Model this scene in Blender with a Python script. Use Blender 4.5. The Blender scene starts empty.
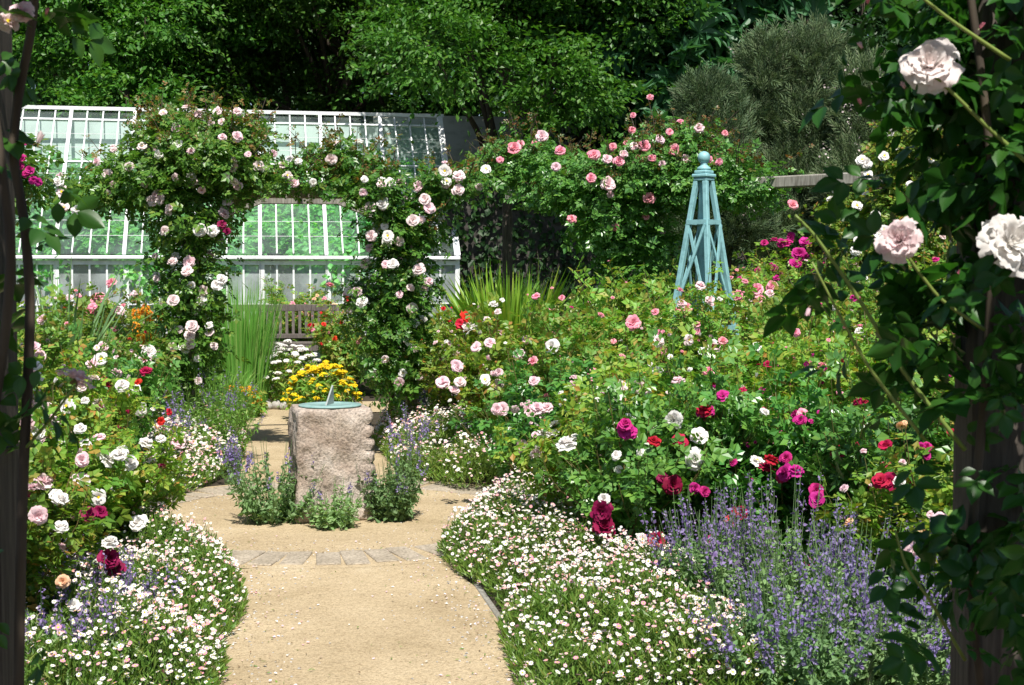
import bpy, bmesh, math, random
import numpy as np
from mathutils import Vector, Matrix, Euler

# ------------------------------------------------------------------ camera, sky, sun
S = bpy.context.scene
COL = S.collection
R = math.radians
F = 1400.0
CAMH = 1.6
cam_d = bpy.data.cameras.new('camera'); cam = bpy.data.objects.new('camera', cam_d); COL.objects.link(cam)
cam.location = (0, 0, CAMH)
PITCH = math.atan(67.5 / F)
cam.rotation_euler = (R(90) - PITCH, 0, 0)
cam_d.sensor_width = 36; cam_d.lens = F / 1024 * 36
cam_d.clip_end = 600; cam_d.clip_start = 0.05
cam_d.dof.use_dof = True; cam_d.dof.focus_distance = 9.5; cam_d.dof.aperture_fstop = 14.0
S.camera = cam

SUN_EL = 58.0
TX, TY = -0.16, 1.0                                # horizontal travel of the sunlight
w = bpy.data.worlds.new('World'); S.world = w; w.use_nodes = True
nt = w.node_tree; bg = nt.nodes['Background']
sky = nt.nodes.new('ShaderNodeTexSky'); sky.sky_type = 'NISHITA'; sky.sun_disc = False
sky.sun_elevation = R(SUN_EL); sky.sun_rotation = math.atan2(-TX, -TY)
nt.links.new(sky.outputs[0], bg.inputs[0]); bg.inputs[1].default_value = 0.075
sun_d = bpy.data.lights.new('sun', 'SUN'); sun_d.energy = 4.9; sun_d.angle = R(0.53); sun_d.color = (1.0, 0.955, 0.88)
sun = bpy.data.objects.new('sun', sun_d); COL.objects.link(sun)
_n = math.hypot(TX, TY); _c = math.cos(R(SUN_EL))
SUNV = Vector((TX / _n * _c, TY / _n * _c, -math.sin(R(SUN_EL))))
sun.rotation_euler = SUNV.to_track_quat('-Z', 'Y').to_euler(); sun.location = (0, -10, 20)
S.view_settings.view_transform = 'Standard'; S.view_settings.look = 'None'
S.view_settings.exposure = 0.54; S.view_settings.gamma = 1.0
S.render.engine = 'CYCLES'
cy = S.cycles
cy.max_bounces = 7; cy.diffuse_bounces = 3; cy.glossy_bounces = 2; cy.transmission_bounces = 5
cy.transparent_max_bounces = 12; cy.caustics_reflective = False; cy.caustics_refractive = False
cy.use_denoising = True
cy.sample_clamp_indirect = 4.0

rng = np.random.default_rng(7)
random.seed(7)

# ------------------------------------------------------------------ helpers
def PX(px, Y):
    return (px - 512.0) / F * Y
def ray(px, py):
    d = np.array([(px - 512) / F, 1.0, -(py - 342.5) / F])
    c, s = math.cos(PITCH), math.sin(PITCH)
    return np.array([d[0], d[1] * c + d[2] * s, -d[1] * s + d[2] * c])
def at(px, py, Y):
    d = ray(px, py); t = Y / d[1]
    return np.array([d[0] * t, Y, CAMH + d[2] * t])
def nrm(a):
    return a / np.maximum(np.linalg.norm(a, axis=-1, keepdims=True), 1e-9)
def rnd(n, s=1.0, g=None):
    return (g or rng).normal(size=(n, 3)) * s
def ground_z(y):
    t = min(max((y - 17.8) / 2.2, 0), 1)
    return 0.17 * t * t * (3 - 2 * t)

class G:
    """collects faces; build() links them as one mesh object"""
    def __init__(self): self.v = []; self.f = []; self.n = 0
    def add(self, v, faces, mat=0, smooth=False):
        v = np.asarray(v, float).reshape(-1, 3)
        if isinstance(faces, np.ndarray): groups = [faces]
        else:
            d = {}
            for q in faces: d.setdefault(len(q), []).append(q)
            groups = [np.array(x) for x in d.values()]
        for g in groups:
            if len(g): self.f.append((g + self.n, mat, smooth))
        self.v.append(v); self.n += len(v)
        return self
    def inst(self, tpl, pos, rot, sc):
        V, faces, mat, smooth = tpl
        N = len(pos)
        if N == 0: return self
        sc = np.asarray(sc, float)
        if sc.ndim == 1: sc = sc[:, None].repeat(3, 1)
        P = V[None] * sc[:, None, :]
        P = np.einsum('nij,nkj->nki', rot, P) + pos[:, None, :]
        k = len(V); off = (np.arange(N) * k + self.n)[:, None, None]
        for fa, m in zip(faces, mat):
            self.f.append(((fa[None] + off).reshape(-1, fa.shape[1]), m, smooth))
        self.v.append(P.reshape(-1, 3)); self.n += N * k
        return self
    def mesh(self, name, mats):
        me = bpy.data.meshes.new(name)
        V = np.concatenate(self.v).astype(np.float32)
        me.vertices.add(len(V)); me.vertices.foreach_set('co', V.ravel())
        tot = sum(f.size for f, _, _ in self.f); npo = sum(len(f) for f, _, _ in self.f)
        me.loops.add(tot); me.polygons.add(npo)
        me.loops.foreach_set('vertex_index', np.concatenate([f.ravel() for f, _, _ in self.f]).astype(np.int32))
        lens = np.concatenate([np.full(len(f), f.shape[1]) for f, _, _ in self.f])
        st = np.concatenate([[0], np.cumsum(lens)[:-1]])
        me.polygons.foreach_set('loop_start', st.astype(np.int32))
        me.polygons.foreach_set('material_index', np.concatenate([np.full(len(f), m) for f, m, _ in self.f]).astype(np.int32))
        me.polygons.foreach_set('use_smooth', np.concatenate([np.full(len(f), s) for f, _, s in self.f]).astype(bool))
        for m in (mats if isinstance(mats, (list, tuple)) else [mats]): me.materials.append(m)
        me.update(calc_edges=True)
        return me
    def build(self, name, mats, parent=None, loc=None):
        return link(name, self.mesh(name, mats), parent, loc)

def link(name, me, parent=None, loc=None):
    o = bpy.data.objects.new(name, me); COL.objects.link(o)
    if loc is not None: o.location = loc
    if parent: o.parent = parent
    return o
def thing(name, label, cat, loc=(0, 0, 0), rz=0, group=None):
    o = bpy.data.objects.new(name, None); COL.objects.link(o); o.empty_display_size = 0.1
    o.location = loc; o.rotation_euler = (0, 0, rz)
    o['label'] = label; o['category'] = cat
    if group: o['group'] = group
    return o
def tag(o, label=None, cat=None, group=None, kind=None):
    for k, v in (('label', label), ('category', cat), ('group', group), ('kind', kind)):
        if v: o[k] = v
    return o
def dup(o, parent=None):
    c = o.copy(); COL.objects.link(c)
    if parent: c.parent = parent
    for ch in list(o.children): dup(ch, c)
    return c

def frame(d, n):
    """rotation matrices with y along d and z near n"""
    d = nrm(d); x = nrm(np.cross(d, n)); z = np.cross(x, d)
    return np.stack([x, d, z], axis=-1)

def box(g, c, s, mat=0, rot=None, bevel=0.0, seg=1):
    bm = bmesh.new(); bmesh.ops.create_cube(bm, size=1.0)
    bmesh.ops.scale(bm, vec=s, verts=bm.verts)
    if bevel: bmesh.ops.bevel(bm, geom=bm.edges[:], offset=bevel, segments=seg, affect='EDGES', profile=0.5)
    M = (rot.to_4x4() if rot is not None else Matrix())
    bm.transform(Matrix.Translation(c) @ M)
    bm.verts.ensure_lookup_table()
    v = [tuple(q.co) for q in bm.verts]; f = [[q.index for q in fc.verts] for fc in bm.faces]
    bm.free(); g.add(v, f, mat); return g
def bar(g, a, b, wdt, th, mat=0, up=(0, 0, 1), bevel=0.0):
    a = Vector(a); b = Vector(b); y = (b - a); L = y.length; y.normalize()
    u = Vector(up); x = y.cross(u)
    if x.length < 1e-4: x = y.cross(Vector((0, 1, 0)))
    x.normalize(); z = x.cross(y)
    rot = Matrix((x, y, z)).transposed()
    return box(g, (a + b) / 2, (wdt, L, th), mat, rot, bevel)
def tube(g, pts, rad, k=5, mat=0, cap=True):
    P = np.asarray(pts, float); n = len(P); rad = np.broadcast_to(np.asarray(rad, float), (n,))
    T = nrm(np.gradient(P, axis=0))
    ref = np.array([0.0, 0, 1.0]) if abs(T[0][2]) < 0.9 else np.array([1.0, 0, 0])
    X = nrm(np.cross(T, ref)); Y = np.cross(T, X)
    a = np.arange(k) / k * 2 * np.pi
    V = P[:, None] + rad[:, None, None] * (np.cos(a)[None, :, None] * X[:, None] + np.sin(a)[None, :, None] * Y[:, None])
    i = np.arange(n - 1)[:, None] * k; j = np.arange(k)[None]; j2 = (j + 1) % k
    fq = np.stack([i + j, i + j2, i + k + j2, i + k + j], -1).reshape(-1, 4)
    faces = [list(q) for q in fq]
    if cap: faces += [list(range(k))[::-1], [(n - 1) * k + q for q in range(k)]]
    g.add(V.reshape(-1, 3), faces, mat, True); return g
def tubes(g, paths, rads, k=3, mat=0):
    """many thin stems of equal point count: paths (N,m,3), rads (N,m)"""
    P = np.asarray(paths, float); N, m, _ = P.shape
    T = nrm(np.gradient(P, axis=1))
    ref = np.array([0.31, 0.77, 0.2])
    X = nrm(np.cross(T, ref)); Y = np.cross(T, X)
    a = np.arange(k) / k * 2 * np.pi
    V = P[:, :, None] + rads[:, :, None, None] * (np.cos(a)[None, None, :, None] * X[:, :, None] + np.sin(a)[None, None, :, None] * Y[:, :, None])
    i = np.arange(m - 1)[:, None] * k; j = np.arange(k)[None]; j2 = (j + 1) % k
    fq = np.stack([i + j, i + j2, i + k + j2, i + k + j], -1).reshape(-1, 4)
    F_ = (fq[None] + (np.arange(N) * m * k)[:, None, None]).reshape(-1, 4)
    g.add(V.reshape(-1, 3), F_, mat, True); return g
def lathe(g, prof, k=24, mat=0, c=(0, 0, 0)):
    P = np.array(prof, float); a = np.arange(k) / k * 2 * np.pi
    V = np.stack([P[:, 0, None] * np.cos(a), P[:, 0, None] * np.sin(a), P[:, 1, None].repeat(k, 1)], -1) + np.array(c)
    n = len(P); i = np.arange(n - 1)[:, None] * k; j = np.arange(k)[None]; j2 = (j + 1) % k
    fq = np.stack([i + j, i + j2, i + k + j2, i + k + j], -1).reshape(-1, 4)
    faces = [list(q) for q in fq] + [list(range(k))[::-1], [(n - 1) * k + q for q in range(k)]]
    g.add(V.reshape(-1, 3), faces, mat, True); return g

# ------------------------------------------------------------------ materials
def newmat(name):
    m = bpy.data.materials.new(name); m.use_nodes = True
    n = m.node_tree; b = n.nodes['Principled BSDF']; return m, n, b
def N(nt, t, **kw):
    x = nt.nodes.new(t)
    for k, v in kw.items(): setattr(x, k, v)
    return x
def ramp(nt, fac, stops):
    r = N(nt, 'ShaderNodeValToRGB'); e = r.color_ramp.elements
    while len(e) > 1: e.remove(e[-1])
    e[0].position, e[0].color = stops[0][0], (*stops[0][1], 1)
    for p, c in stops[1:]:
        q = e.new(p); q.color = (*c, 1)
    nt.links.new(fac, r.inputs[0]); return r
def noise(nt, scale, detail=4, coord='Object', rough=0.6, dist=0.0):
    tc = N(nt, 'ShaderNodeTexCoord'); t = N(nt, 'ShaderNodeTexNoise')
    t.inputs['Scale'].default_value = scale; t.inputs['Detail'].default_value = detail
    t.inputs['Roughness'].default_value = rough; t.inputs['Distortion'].default_value = dist
    nt.links.new(tc.outputs[coord], t.inputs['Vector']); return t
def bump(nt, b, h, strength, dist=0.01):
    x = N(nt, 'ShaderNodeBump'); x.inputs['Strength'].default_value = strength; x.inputs['Distance'].default_value = dist
    nt.links.new(h, x.inputs['Height']); nt.links.new(x.outputs[0], b.inputs['Normal'])

def leafmat(name, cols, trans=0.35, rough=0.42, spec=0.4, tcol=None, objvar=0.25):
    """cols: list of colours picked per leaf"""
    m, nt, b = newmat(name)
    geo = N(nt, 'ShaderNodeNewGeometry'); oi = N(nt, 'ShaderNodeObjectInfo')
    st = [(i / max(1, len(cols) - 1), c) for i, c in enumerate(cols)]
    r = ramp(nt, geo.outputs['Random Per Island'], st)
    hs = N(nt, 'ShaderNodeHueSaturation')
    mm = N(nt, 'ShaderNodeMapRange'); mm.inputs[3].default_value = 1 - objvar; mm.inputs[4].default_value = 1 + objvar
    nt.links.new(oi.outputs['Random'], mm.inputs[0]); nt.links.new(mm.outputs[0], hs.inputs['Value'])
    mh = N(nt, 'ShaderNodeMapRange'); mh.inputs[3].default_value = 0.5 - 0.012; mh.inputs[4].default_value = 0.5 + 0.012
    ml = N(nt, 'ShaderNodeMath', operation='FRACT'); mx = N(nt, 'ShaderNodeMath', operation='MULTIPLY'); mx.inputs[1].default_value = 7.3
    nt.links.new(oi.outputs['Random'], mx.inputs[0]); nt.links.new(mx.outputs[0], ml.inputs[0]); nt.links.new(ml.outputs[0], mh.inputs[0])
    nt.links.new(mh.outputs[0], hs.inputs['Hue'])
    nt.links.new(r.outputs[0], hs.inputs['Color'])
    nt.links.new(hs.outputs[0], b.inputs['Base Color'])
    b.inputs['Roughness'].default_value = rough; b.inputs['Specular IOR Level'].default_value = spec
    tr = N(nt, 'ShaderNodeBsdfTranslucent')
    g2 = N(nt, 'ShaderNodeMix', data_type='RGBA', blend_type='MULTIPLY'); g2.inputs[0].default_value = 1.0
    nt.links.new(hs.outputs[0], g2.inputs[6]); g2.inputs[7].default_value = (*(tcol or (1.5, 1.6, 0.7)), 1)
    nt.links.new(g2.outputs[2], tr.inputs[0])
    ms = N(nt, 'ShaderNodeMixShader'); ms.inputs[0].default_value = trans
    nt.links.new(b.outputs[0], ms.inputs[1]); nt.links.new(tr.outputs[0], ms.inputs[2])
    nt.links.new(ms.outputs[0], nt.nodes['Material Output'].inputs[0]); return m

def woodmat(name, dark, light, scale=6.0):
    m, nt, b = newmat(name)
    tc = N(nt, 'ShaderNodeTexCoord'); mp = N(nt, 'ShaderNodeMapping'); mp.inputs['Scale'].default_value = (14, 14, 1.2)
    t = N(nt, 'ShaderNodeTexNoise'); t.inputs['Scale'].default_value = scale; t.inputs['Detail'].default_value = 6
    nt.links.new(tc.outputs['Object'], mp.inputs[0]); nt.links.new(mp.outputs[0], t.inputs['Vector'])
    r = ramp(nt, t.outputs['Fac'], [(0.3, dark), (0.7, light)])
    n2 = noise(nt, 3.0, 3); mxx = N(nt, 'ShaderNodeMix', data_type='RGBA', blend_type='MULTIPLY'); mxx.inputs[0].default_value = 0.6
    r2 = ramp(nt, n2.outputs['Fac'], [(0.35, (0.55, 0.55, 0.5)), (0.65, (1, 1, 1))])
    nt.links.new(r.outputs[0], mxx.inputs[6]); nt.links.new(r2.outputs[0], mxx.inputs[7])
    nt.links.new(mxx.outputs[2], b.inputs['Base Color']); b.inputs['Roughness'].default_value = 0.8
    bump(nt, b, t.outputs['Fac'], 0.5, 0.006); return m
def paintmat(name, col, rough=0.5, dirt=(0.6, 0.6, 0.55), sc=9):
    m, nt, b = newmat(name)
    n1 = noise(nt, sc, 6); r = ramp(nt, n1.outputs['Fac'], [(0.30, tuple(c * d for c, d in zip(col, dirt))), (0.5, col), (0.8, tuple(min(1, c * 1.06) for c in col))])
    nt.links.new(r.outputs[0], b.inputs['Base Color']); b.inputs['Roughness'].default_value = rough
    bump(nt, b, n1.outputs['Fac'], 0.15, 0.003); return m

M = {}
M['rose_leaf'] = leafmat('rose_leaf', [(0.091, 0.220, 0.030), (0.151, 0.300, 0.038), (0.223, 0.370, 0.047), (0.110, 0.246, 0.041), (0.305, 0.370, 0.054), (0.181, 0.336, 0.041), (0.406, 0.211, 0.054)])
M['rose_leaf_light'] = leafmat('rose_leaf_light', [(0.147, 0.319, 0.047), (0.206, 0.375, 0.054), (0.132, 0.303, 0.054), (0.251, 0.399, 0.068), (0.352, 0.255, 0.068), (0.193, 0.367, 0.061)])
M['rose_leaf_dark'] = leafmat('rose_leaf_dark', [(0.059, 0.194, 0.033), (0.092, 0.251, 0.045), (0.130, 0.296, 0.053), (0.078, 0.228, 0.053), (0.156, 0.318, 0.045)], trans=0.28, rough=0.33, spec=0.55)
M['rose_leaf_bronze'] = leafmat('rose_leaf_bronze', [(0.057, 0.124, 0.028), (0.095, 0.171, 0.035), (0.190, 0.078, 0.031), (0.133, 0.186, 0.042), (0.266, 0.093, 0.035), (0.076, 0.155, 0.035)], trans=0.3)
M['climber_leaf'] = leafmat('climber_leaf', [(0.044, 0.146, 0.024), (0.073, 0.198, 0.028), (0.060, 0.176, 0.028), (0.118, 0.248, 0.039), (0.088, 0.219, 0.032), (0.178, 0.263, 0.046)], trans=0.33, rough=0.36, spec=0.5)
M['vine_leaf'] = leafmat('vine_leaf', [(0.170, 0.460, 0.150), (0.220, 0.520, 0.180), (0.280, 0.550, 0.200), (0.200, 0.480, 0.170)], trans=.45)
M['near_leaf'] = leafmat('near_leaf', [(0.030, 0.107, 0.014), (0.048, 0.144, 0.017), (0.036, 0.125, 0.022), (0.071, 0.182, 0.025)], trans=0.38, rough=0.38, spec=0.45)
M['tree_leaf'] = leafmat('tree_leaf', [(0.036, 0.129, 0.014), (0.056, 0.174, 0.020), (0.082, 0.212, 0.024), (0.049, 0.151, 0.020), (0.121, 0.242, 0.031)], trans=0.32, rough=0.45)
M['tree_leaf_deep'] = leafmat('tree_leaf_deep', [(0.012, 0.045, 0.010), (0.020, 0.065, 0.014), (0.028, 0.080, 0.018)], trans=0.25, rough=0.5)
M['chestnut_leaf'] = leafmat('chestnut_leaf', [(0.036, 0.120, 0.042), (0.048, 0.150, 0.054), (0.066, 0.180, 0.060)], trans=0.3, rough=0.45)
M['feather_leaf'] = leafmat('feather_leaf', [(0.077, 0.127, 0.063), (0.098, 0.153, 0.076), (0.120, 0.174, 0.079), (0.087, 0.138, 0.053), (0.153, 0.180, 0.106)], trans=0.25, rough=0.6, spec=0.2, tcol=(1.1, 1.2, .9))
M['blade_leaf'] = leafmat('blade_leaf', [(0.179, 0.413, 0.044), (0.271, 0.535, 0.058), (0.361, 0.600, 0.073), (0.481, 0.600, 0.101)], trans=0.35)
M['reed_leaf'] = leafmat('reed_leaf', [(0.119, 0.298, 0.046), (0.178, 0.365, 0.058), (0.148, 0.331, 0.052), (0.296, 0.398, 0.115)], trans=0.3)
M['grey_leaf'] = leafmat('grey_leaf', [(0.158, 0.286, 0.119), (0.205, 0.341, 0.133), (0.142, 0.270, 0.093), (0.238, 0.349, 0.172)], trans=0.28, rough=0.6, spec=0.2)
M['daisy_leaf'] = leafmat('daisy_leaf', [(0.105, 0.240, 0.036), (0.157, 0.303, 0.051), (0.210, 0.351, 0.058), (0.140, 0.255, 0.044), (0.262, 0.320, 0.073)], trans=0.3)
M['undergrowth_leaf'] = leafmat('undergrowth_leaf', [(0.052, 0.130, 0.026), (0.078, 0.182, 0.033), (0.104, 0.208, 0.039)], trans=0.3)
def petal(name, cols, trans=0.3):
    return leafmat(name, cols, trans=trans, rough=0.6, spec=0.15, tcol=(1.1, 1.05, 1.05), objvar=0.06)
M['white'] = petal('petal_white', [(.84, .83, .80), (.88, .86, .82), (.80, .76, .74)])
M['nearwhite'] = petal('petal_cream', [(.88, .82, .79), (.87, .78, .76), (.88, .85, .82)])
M['blush'] = petal('petal_blush', [(.86, .74, .73), (.84, .66, .67), (.88, .80, .78)])
M['palepink'] = petal('petal_pale_pink', [(.84, .56, .62), (.86, .66, .70), (.85, .72, .74)])
M['pink'] = petal('petal_pink', [(.82, .27, .38), (.85, .38, .46), (.86, .50, .55)])
M['magenta'] = petal('petal_magenta', [(.48, .02, .20), (.58, .035, .27), (.42, .015, .15)], .25)
M['crimson'] = petal('petal_crimson', [(.42, .012, .05), (.5, .02, .08), (.32, .008, .05)], .22)
M['maroon'] = petal('petal_maroon', [(.20, .006, .045), (.28, .01, .07), (.16, .004, .03)], .2)
M['red'] = petal('petal_red', [(.60, .02, .02), (.70, .03, .03)], .2)
M['apricot'] = petal('petal_apricot', [(.85, .52, .30), (.86, .62, .42)])
M['orange'] = petal('petal_orange', [(.80, .33, .02), (.85, .45, .03), (.7, .2, .02)])
M['yellow'] = petal('petal_yellow', [(.80, .56, .01), (.84, .64, .02), (.78, .48, .01)], .15)
M['daisy_white'] = petal('petal_daisy', [(.84, .82, .80), (.84, .82, .80), (.84, .83, .8), (.83, .72, .74), (.80, .52, .58), (.76, .28, .40)], .2)
M['lavender'] = petal('petal_lavender', [(.20, .15, .35), (.26, .20, .43), (.33, .27, .48), (.17, .11, .30), (.36, .30, .44)], .25)
M['stem'] = leafmat('rose_stem', [(.10, .12, .035), (.16, .10, .04), (.09, .14, .03)], trans=0.0, rough=.5, objvar=.1)
M['cane'] = leafmat('green_cane', [(.13, .22, .045), (.16, .24, .05), (.18, .20, .05)], trans=0.0, rough=.45, objvar=.1)
M['bark'] = woodmat('bark', (.035, .025, .018), (.10, .075, .05), 3)
M['old_wood'] = woodmat('weathered_wood', (.17, .155, .13), (.40, .385, .34))
M['post_wood'] = woodmat('post_wood', (.04, .03, .024), (.12, .10, .08))
M['bench_wood'] = woodmat('bench_wood', (.07, .055, .048), (.20, .17, .15))
M['green_paint'] = paintmat('obelisk_paint', (.24, .465, .49), .5, (.55, .6, .6), 14)
M['white_paint'] = paintmat('white_paint', (.80, .81, .82), .45, (.8, .8, .78))
M['verdigris'] = paintmat('verdigris', (.23, .36, .34), .55, (.6, .8, .75), 25)
M['lead'] = paintmat('gnomon_metal', (.28, .31, .30), .45, (.7, .75, .75), 25)
M['backwall'] = paintmat('limewash', (.76, .78, .77), .8, (.75, .75, .75), 2)
M['roof_tile'] = paintmat('shed_roof', (.52, .48, .38), .8, (.7, .7, .65), 3)

def gravel_mat():
    m, nt, b = newmat('gravel')
    a = noise(nt, 1.3, 7, 'Object', .68, .4); c = noise(nt, 90, 3, 'Object'); d = noise(nt, 260, 2, 'Object')
    r = ramp(nt, a.outputs['Fac'], [(.30, (.36, .28, .17)), (.46, (.435, .345, .22)), (.58, (.48, .385, .25)), (.72, (.55, .46, .32))])
    r2 = ramp(nt, c.outputs['Fac'], [(.28, (.62, .58, .52)), (.5, (1, 1, 1)), (.72, (1.18, 1.16, 1.12))])
    r3 = ramp(nt, d.outputs['Fac'], [(.3, (.7, .68, .64)), (.55, (1, 1, 1)), (.75, (1.25, 1.25, 1.25))])
    x = N(nt, 'ShaderNodeMix', data_type='RGBA', blend_type='MULTIPLY'); x.inputs[0].default_value = 1
    y = N(nt, 'ShaderNodeMix', data_type='RGBA', blend_type='MULTIPLY'); y.inputs[0].default_value = 1
    nt.links.new(r.outputs[0], x.inputs[6]); nt.links.new(r2.outputs[0], x.inputs[7])
    nt.links.new(x.outputs[2], y.inputs[6]); nt.links.new(r3.outputs[0], y.inputs[7])
    nt.links.new(y.outputs[2], b.inputs['Base Color']); b.inputs['Roughness'].default_value = .95
    b.inputs['Specular IOR Level'].default_value = .1
    e = noise(nt, 14, 5, 'Object'); ad = N(nt, 'ShaderNodeMath', operation='MULTIPLY_ADD'); ad.inputs[1].default_value = 2.2
    nt.links.new(e.outputs['Fac'], ad.inputs[0]); nt.links.new(c.outputs['Fac'], ad.inputs[2]); bump(nt, b, ad.outputs[0], .7, .009); return m
M['gravel'] = gravel_mat()
def simple_noise_mat(name, stops, scale, bs=.6, bd=.01, rough=.9, detail=6, fine=None):
    m, nt, b = newmat(name); a = noise(nt, scale, detail)
    r = ramp(nt, a.outputs['Fac'], stops); out = r.outputs[0]
    if fine:
        c = noise(nt, fine, 3); r2 = ramp(nt, c.outputs['Fac'], [(.3, (.55, .55, .55)), (.5, (1, 1, 1)), (.7, (1.25, 1.25, 1.25))])
        x = N(nt, 'ShaderNodeMix', data_type='RGBA', blend_type='MULTIPLY'); x.inputs[0].default_value = 1
        nt.links.new(out, x.inputs[6]); nt.links.new(r2.outputs[0], x.inputs[7]); out = x.outputs[2]
        bump(nt, b, c.outputs['Fac'], bs, bd)
    else: bump(nt, b, a.outputs['Fac'], bs, bd)
    nt.links.new(out, b.inputs['Base Color']); b.inputs['Roughness'].default_value = rough
    b.inputs['Specular IOR Level'].default_value = .2
    return m
M['soil'] = simple_noise_mat('soil', [(.3, (.035, .028, .02)), (.7, (.075, .06, .042))], 8, fine=70)
M['lawn'] = simple_noise_mat('lawn', [(.3, (.03, .06, .015)), (.7, (.06, .11, .025))], 3, fine=60)
def granite():
    m, nt, b = newmat('granite'); a = noise(nt, 5, 8, rough=.65); c = noise(nt, 60, 4); l = noise(nt, 9, 5, rough=.7); k = noise(nt, 2.2, 4)
    r = ramp(nt, a.outputs['Fac'], [(.30, (.27, .21, .17)), (.45, (.42, .345, .29)), (.6, (.52, .45, .39)), (.75, (.60, .55, .50))])
    r2 = ramp(nt, c.outputs['Fac'], [(.3, (.5, .5, .5)), (.5, (1, 1, 1)), (.7, (1.3, 1.28, 1.25))])
    lm = ramp(nt, l.outputs['Fac'], [(.66, (0, 0, 0)), (.70, (1, 1, 1))]); km = ramp(nt, k.outputs['Fac'], [(.36, (.78, .75, .70)), (.56, (1, 1, 1))])
    def mix(bt, f, x, y):
        q = N(nt, 'ShaderNodeMix', data_type='RGBA', blend_type=bt)
        if isinstance(f, float): q.inputs[0].default_value = f
        else: nt.links.new(f, q.inputs[0])
        nt.links.new(x, q.inputs[6])
        if isinstance(y, tuple): q.inputs[7].default_value = (*y, 1)
        else: nt.links.new(y, q.inputs[7])
        return q.outputs[2]
    o = mix('MULTIPLY', 1.0, r.outputs[0], r2.outputs[0]); o = mix('MULTIPLY', 1.0, o, km.outputs[0]); o = mix('MIX', lm.outputs[0], o, (.60, .60, .55))
    nt.links.new(o, b.inputs['Base Color']); b.inputs['Roughness'].default_value = .9; b.inputs['Specular IOR Level'].default_value = .2
    bump(nt, b, c.outputs['Fac'], .8, .015); return m
M['granite'] = granite()
M['sett'] = simple_noise_mat('sett_stone', [(.3, (.28, .235, .175)), (.7, (.42, .36, .28))], 5, fine=60)
M['cobble'] = simple_noise_mat('cobble_stone', [(.3, (.30, .28, .25)), (.7, (.5, .48, .45))], 7, fine=40)
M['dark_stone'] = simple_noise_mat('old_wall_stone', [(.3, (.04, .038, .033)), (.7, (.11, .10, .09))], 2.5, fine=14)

def glass_mat(name='greenhouse_glass', lo=.02, hi=.13, haze=(.70, .88, .82, 1)):
    m, nt, b = newmat(name)
    nt.nodes.remove(b)
    tr = N(nt, 'ShaderNodeBsdfTransparent'); tr.inputs[0].default_value = (.86, .95, .93, 1)
    gl = N(nt, 'ShaderNodeBsdfGlossy'); gl.inputs['Roughness'].default_value = .03
    df = N(nt, 'ShaderNodeBsdfDiffuse'); df.inputs[0].default_value = haze  # diffuse haze put into the glass colour so dim panes look brighter
    fr = N(nt, 'ShaderNodeFresnel'); fr.inputs[0].default_value = 1.5
    n1 = noise(nt, 1.6, 5); r = ramp(nt, n1.outputs['Fac'], [(.3, (lo, lo, lo)), (.7, (hi, hi, hi))])
    a = N(nt, 'ShaderNodeMixShader'); c = N(nt, 'ShaderNodeMixShader')
    nt.links.new(r.outputs[0], a.inputs[0]); nt.links.new(tr.outputs[0], a.inputs[1]); nt.links.new(df.outputs[0], a.inputs[2])
    nt.links.new(fr.outputs[0], c.inputs[0]); nt.links.new(a.outputs[0], c.inputs[1]); nt.links.new(gl.outputs[0], c.inputs[2])
    nt.links.new(c.outputs[0], nt.nodes['Material Output'].inputs[0]); return m
M['glass'] = glass_mat()
M['hazed_glass'] = glass_mat('pale_hazed_glass', .12, .55, (.74, .82, .83, 1))  # brightness of the white interior, put into the lower panes as pale haze

# ------------------------------------------------------------------ leaf and flower templates: (verts, [face arrays], [materials], smooth)
def T(V, faces, smooth=False, mat=0):
    V = np.array(V, float); d = {}
    for q in faces: d.setdefault(len(q), []).append(q)
    k = list(d.values()); return (V, [np.array(x) for x in k], [mat] * len(k), smooth)
def merge(parts):
    V = []; F_ = []; Mt = []; n = 0; sm = False
    for (v, fs, ms, s) in parts:
        V.append(v); sm = sm or s
        for f, m in zip(fs, ms): F_.append(f + n); Mt.append(m)
        n += len(v)
    return (np.concatenate(V), F_, Mt, sm)
def xf(t, rot=None, loc=(0, 0, 0), sc=1.0):
    V = t[0] * sc
    if rot is not None: V = V @ np.array(rot).T
    return (V + np.array(loc), t[1], t[2], t[3])
def rotz(a): c, s = math.cos(a), math.sin(a); return np.array([[c, -s, 0], [s, c, 0], [0, 0, 1]])
def rotx(a): c, s = math.cos(a), math.sin(a); return np.array([[1, 0, 0], [0, c, -s], [0, s, c]])
def leaf_simple(wd=.6):
    h = wd / 2
    return T([(0, 0, 0), (h * .95, .42, .07), (h * .55, .78, .03), (0, 1, -.08), (-h * .55, .78, .03), (-h * .95, .42, .07), (0, .45, 0)],
             [(0, 1, 6), (1, 2, 3, 6), (3, 4, 5, 6), (0, 6, 5)])
def leaf_quad(wd=.6):
    return T([(0, 0, 0), (wd / 2, .5, .06), (0, 1, -.05), (-wd / 2, .5, .06)], [(0, 1, 2, 3)])
def leaf_fine(wd=.62, droop=.22):
    V = []; Fs = []
    prof = [0, .55, .9, 1.0, .92, .7, .36, 0]; n = len(prof)
    for i, p in enumerate(prof):
        y = i / (n - 1); h = wd / 2 * p; z = -droop * y * y
        for s in (-1, -.5, 0, .5, 1):
            V.append((s * h, y + (.02 if i % 2 else 0) * abs(s), z + .13 * abs(s) * h * 2 + (.012 if (i % 2) else 0) * abs(s)))
    for i in range(n - 1):
        for j in range(4):
            a = i * 5 + j; Fs.append((a, a + 1, a + 6, a + 5))
    return T(V, Fs, True)
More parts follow.
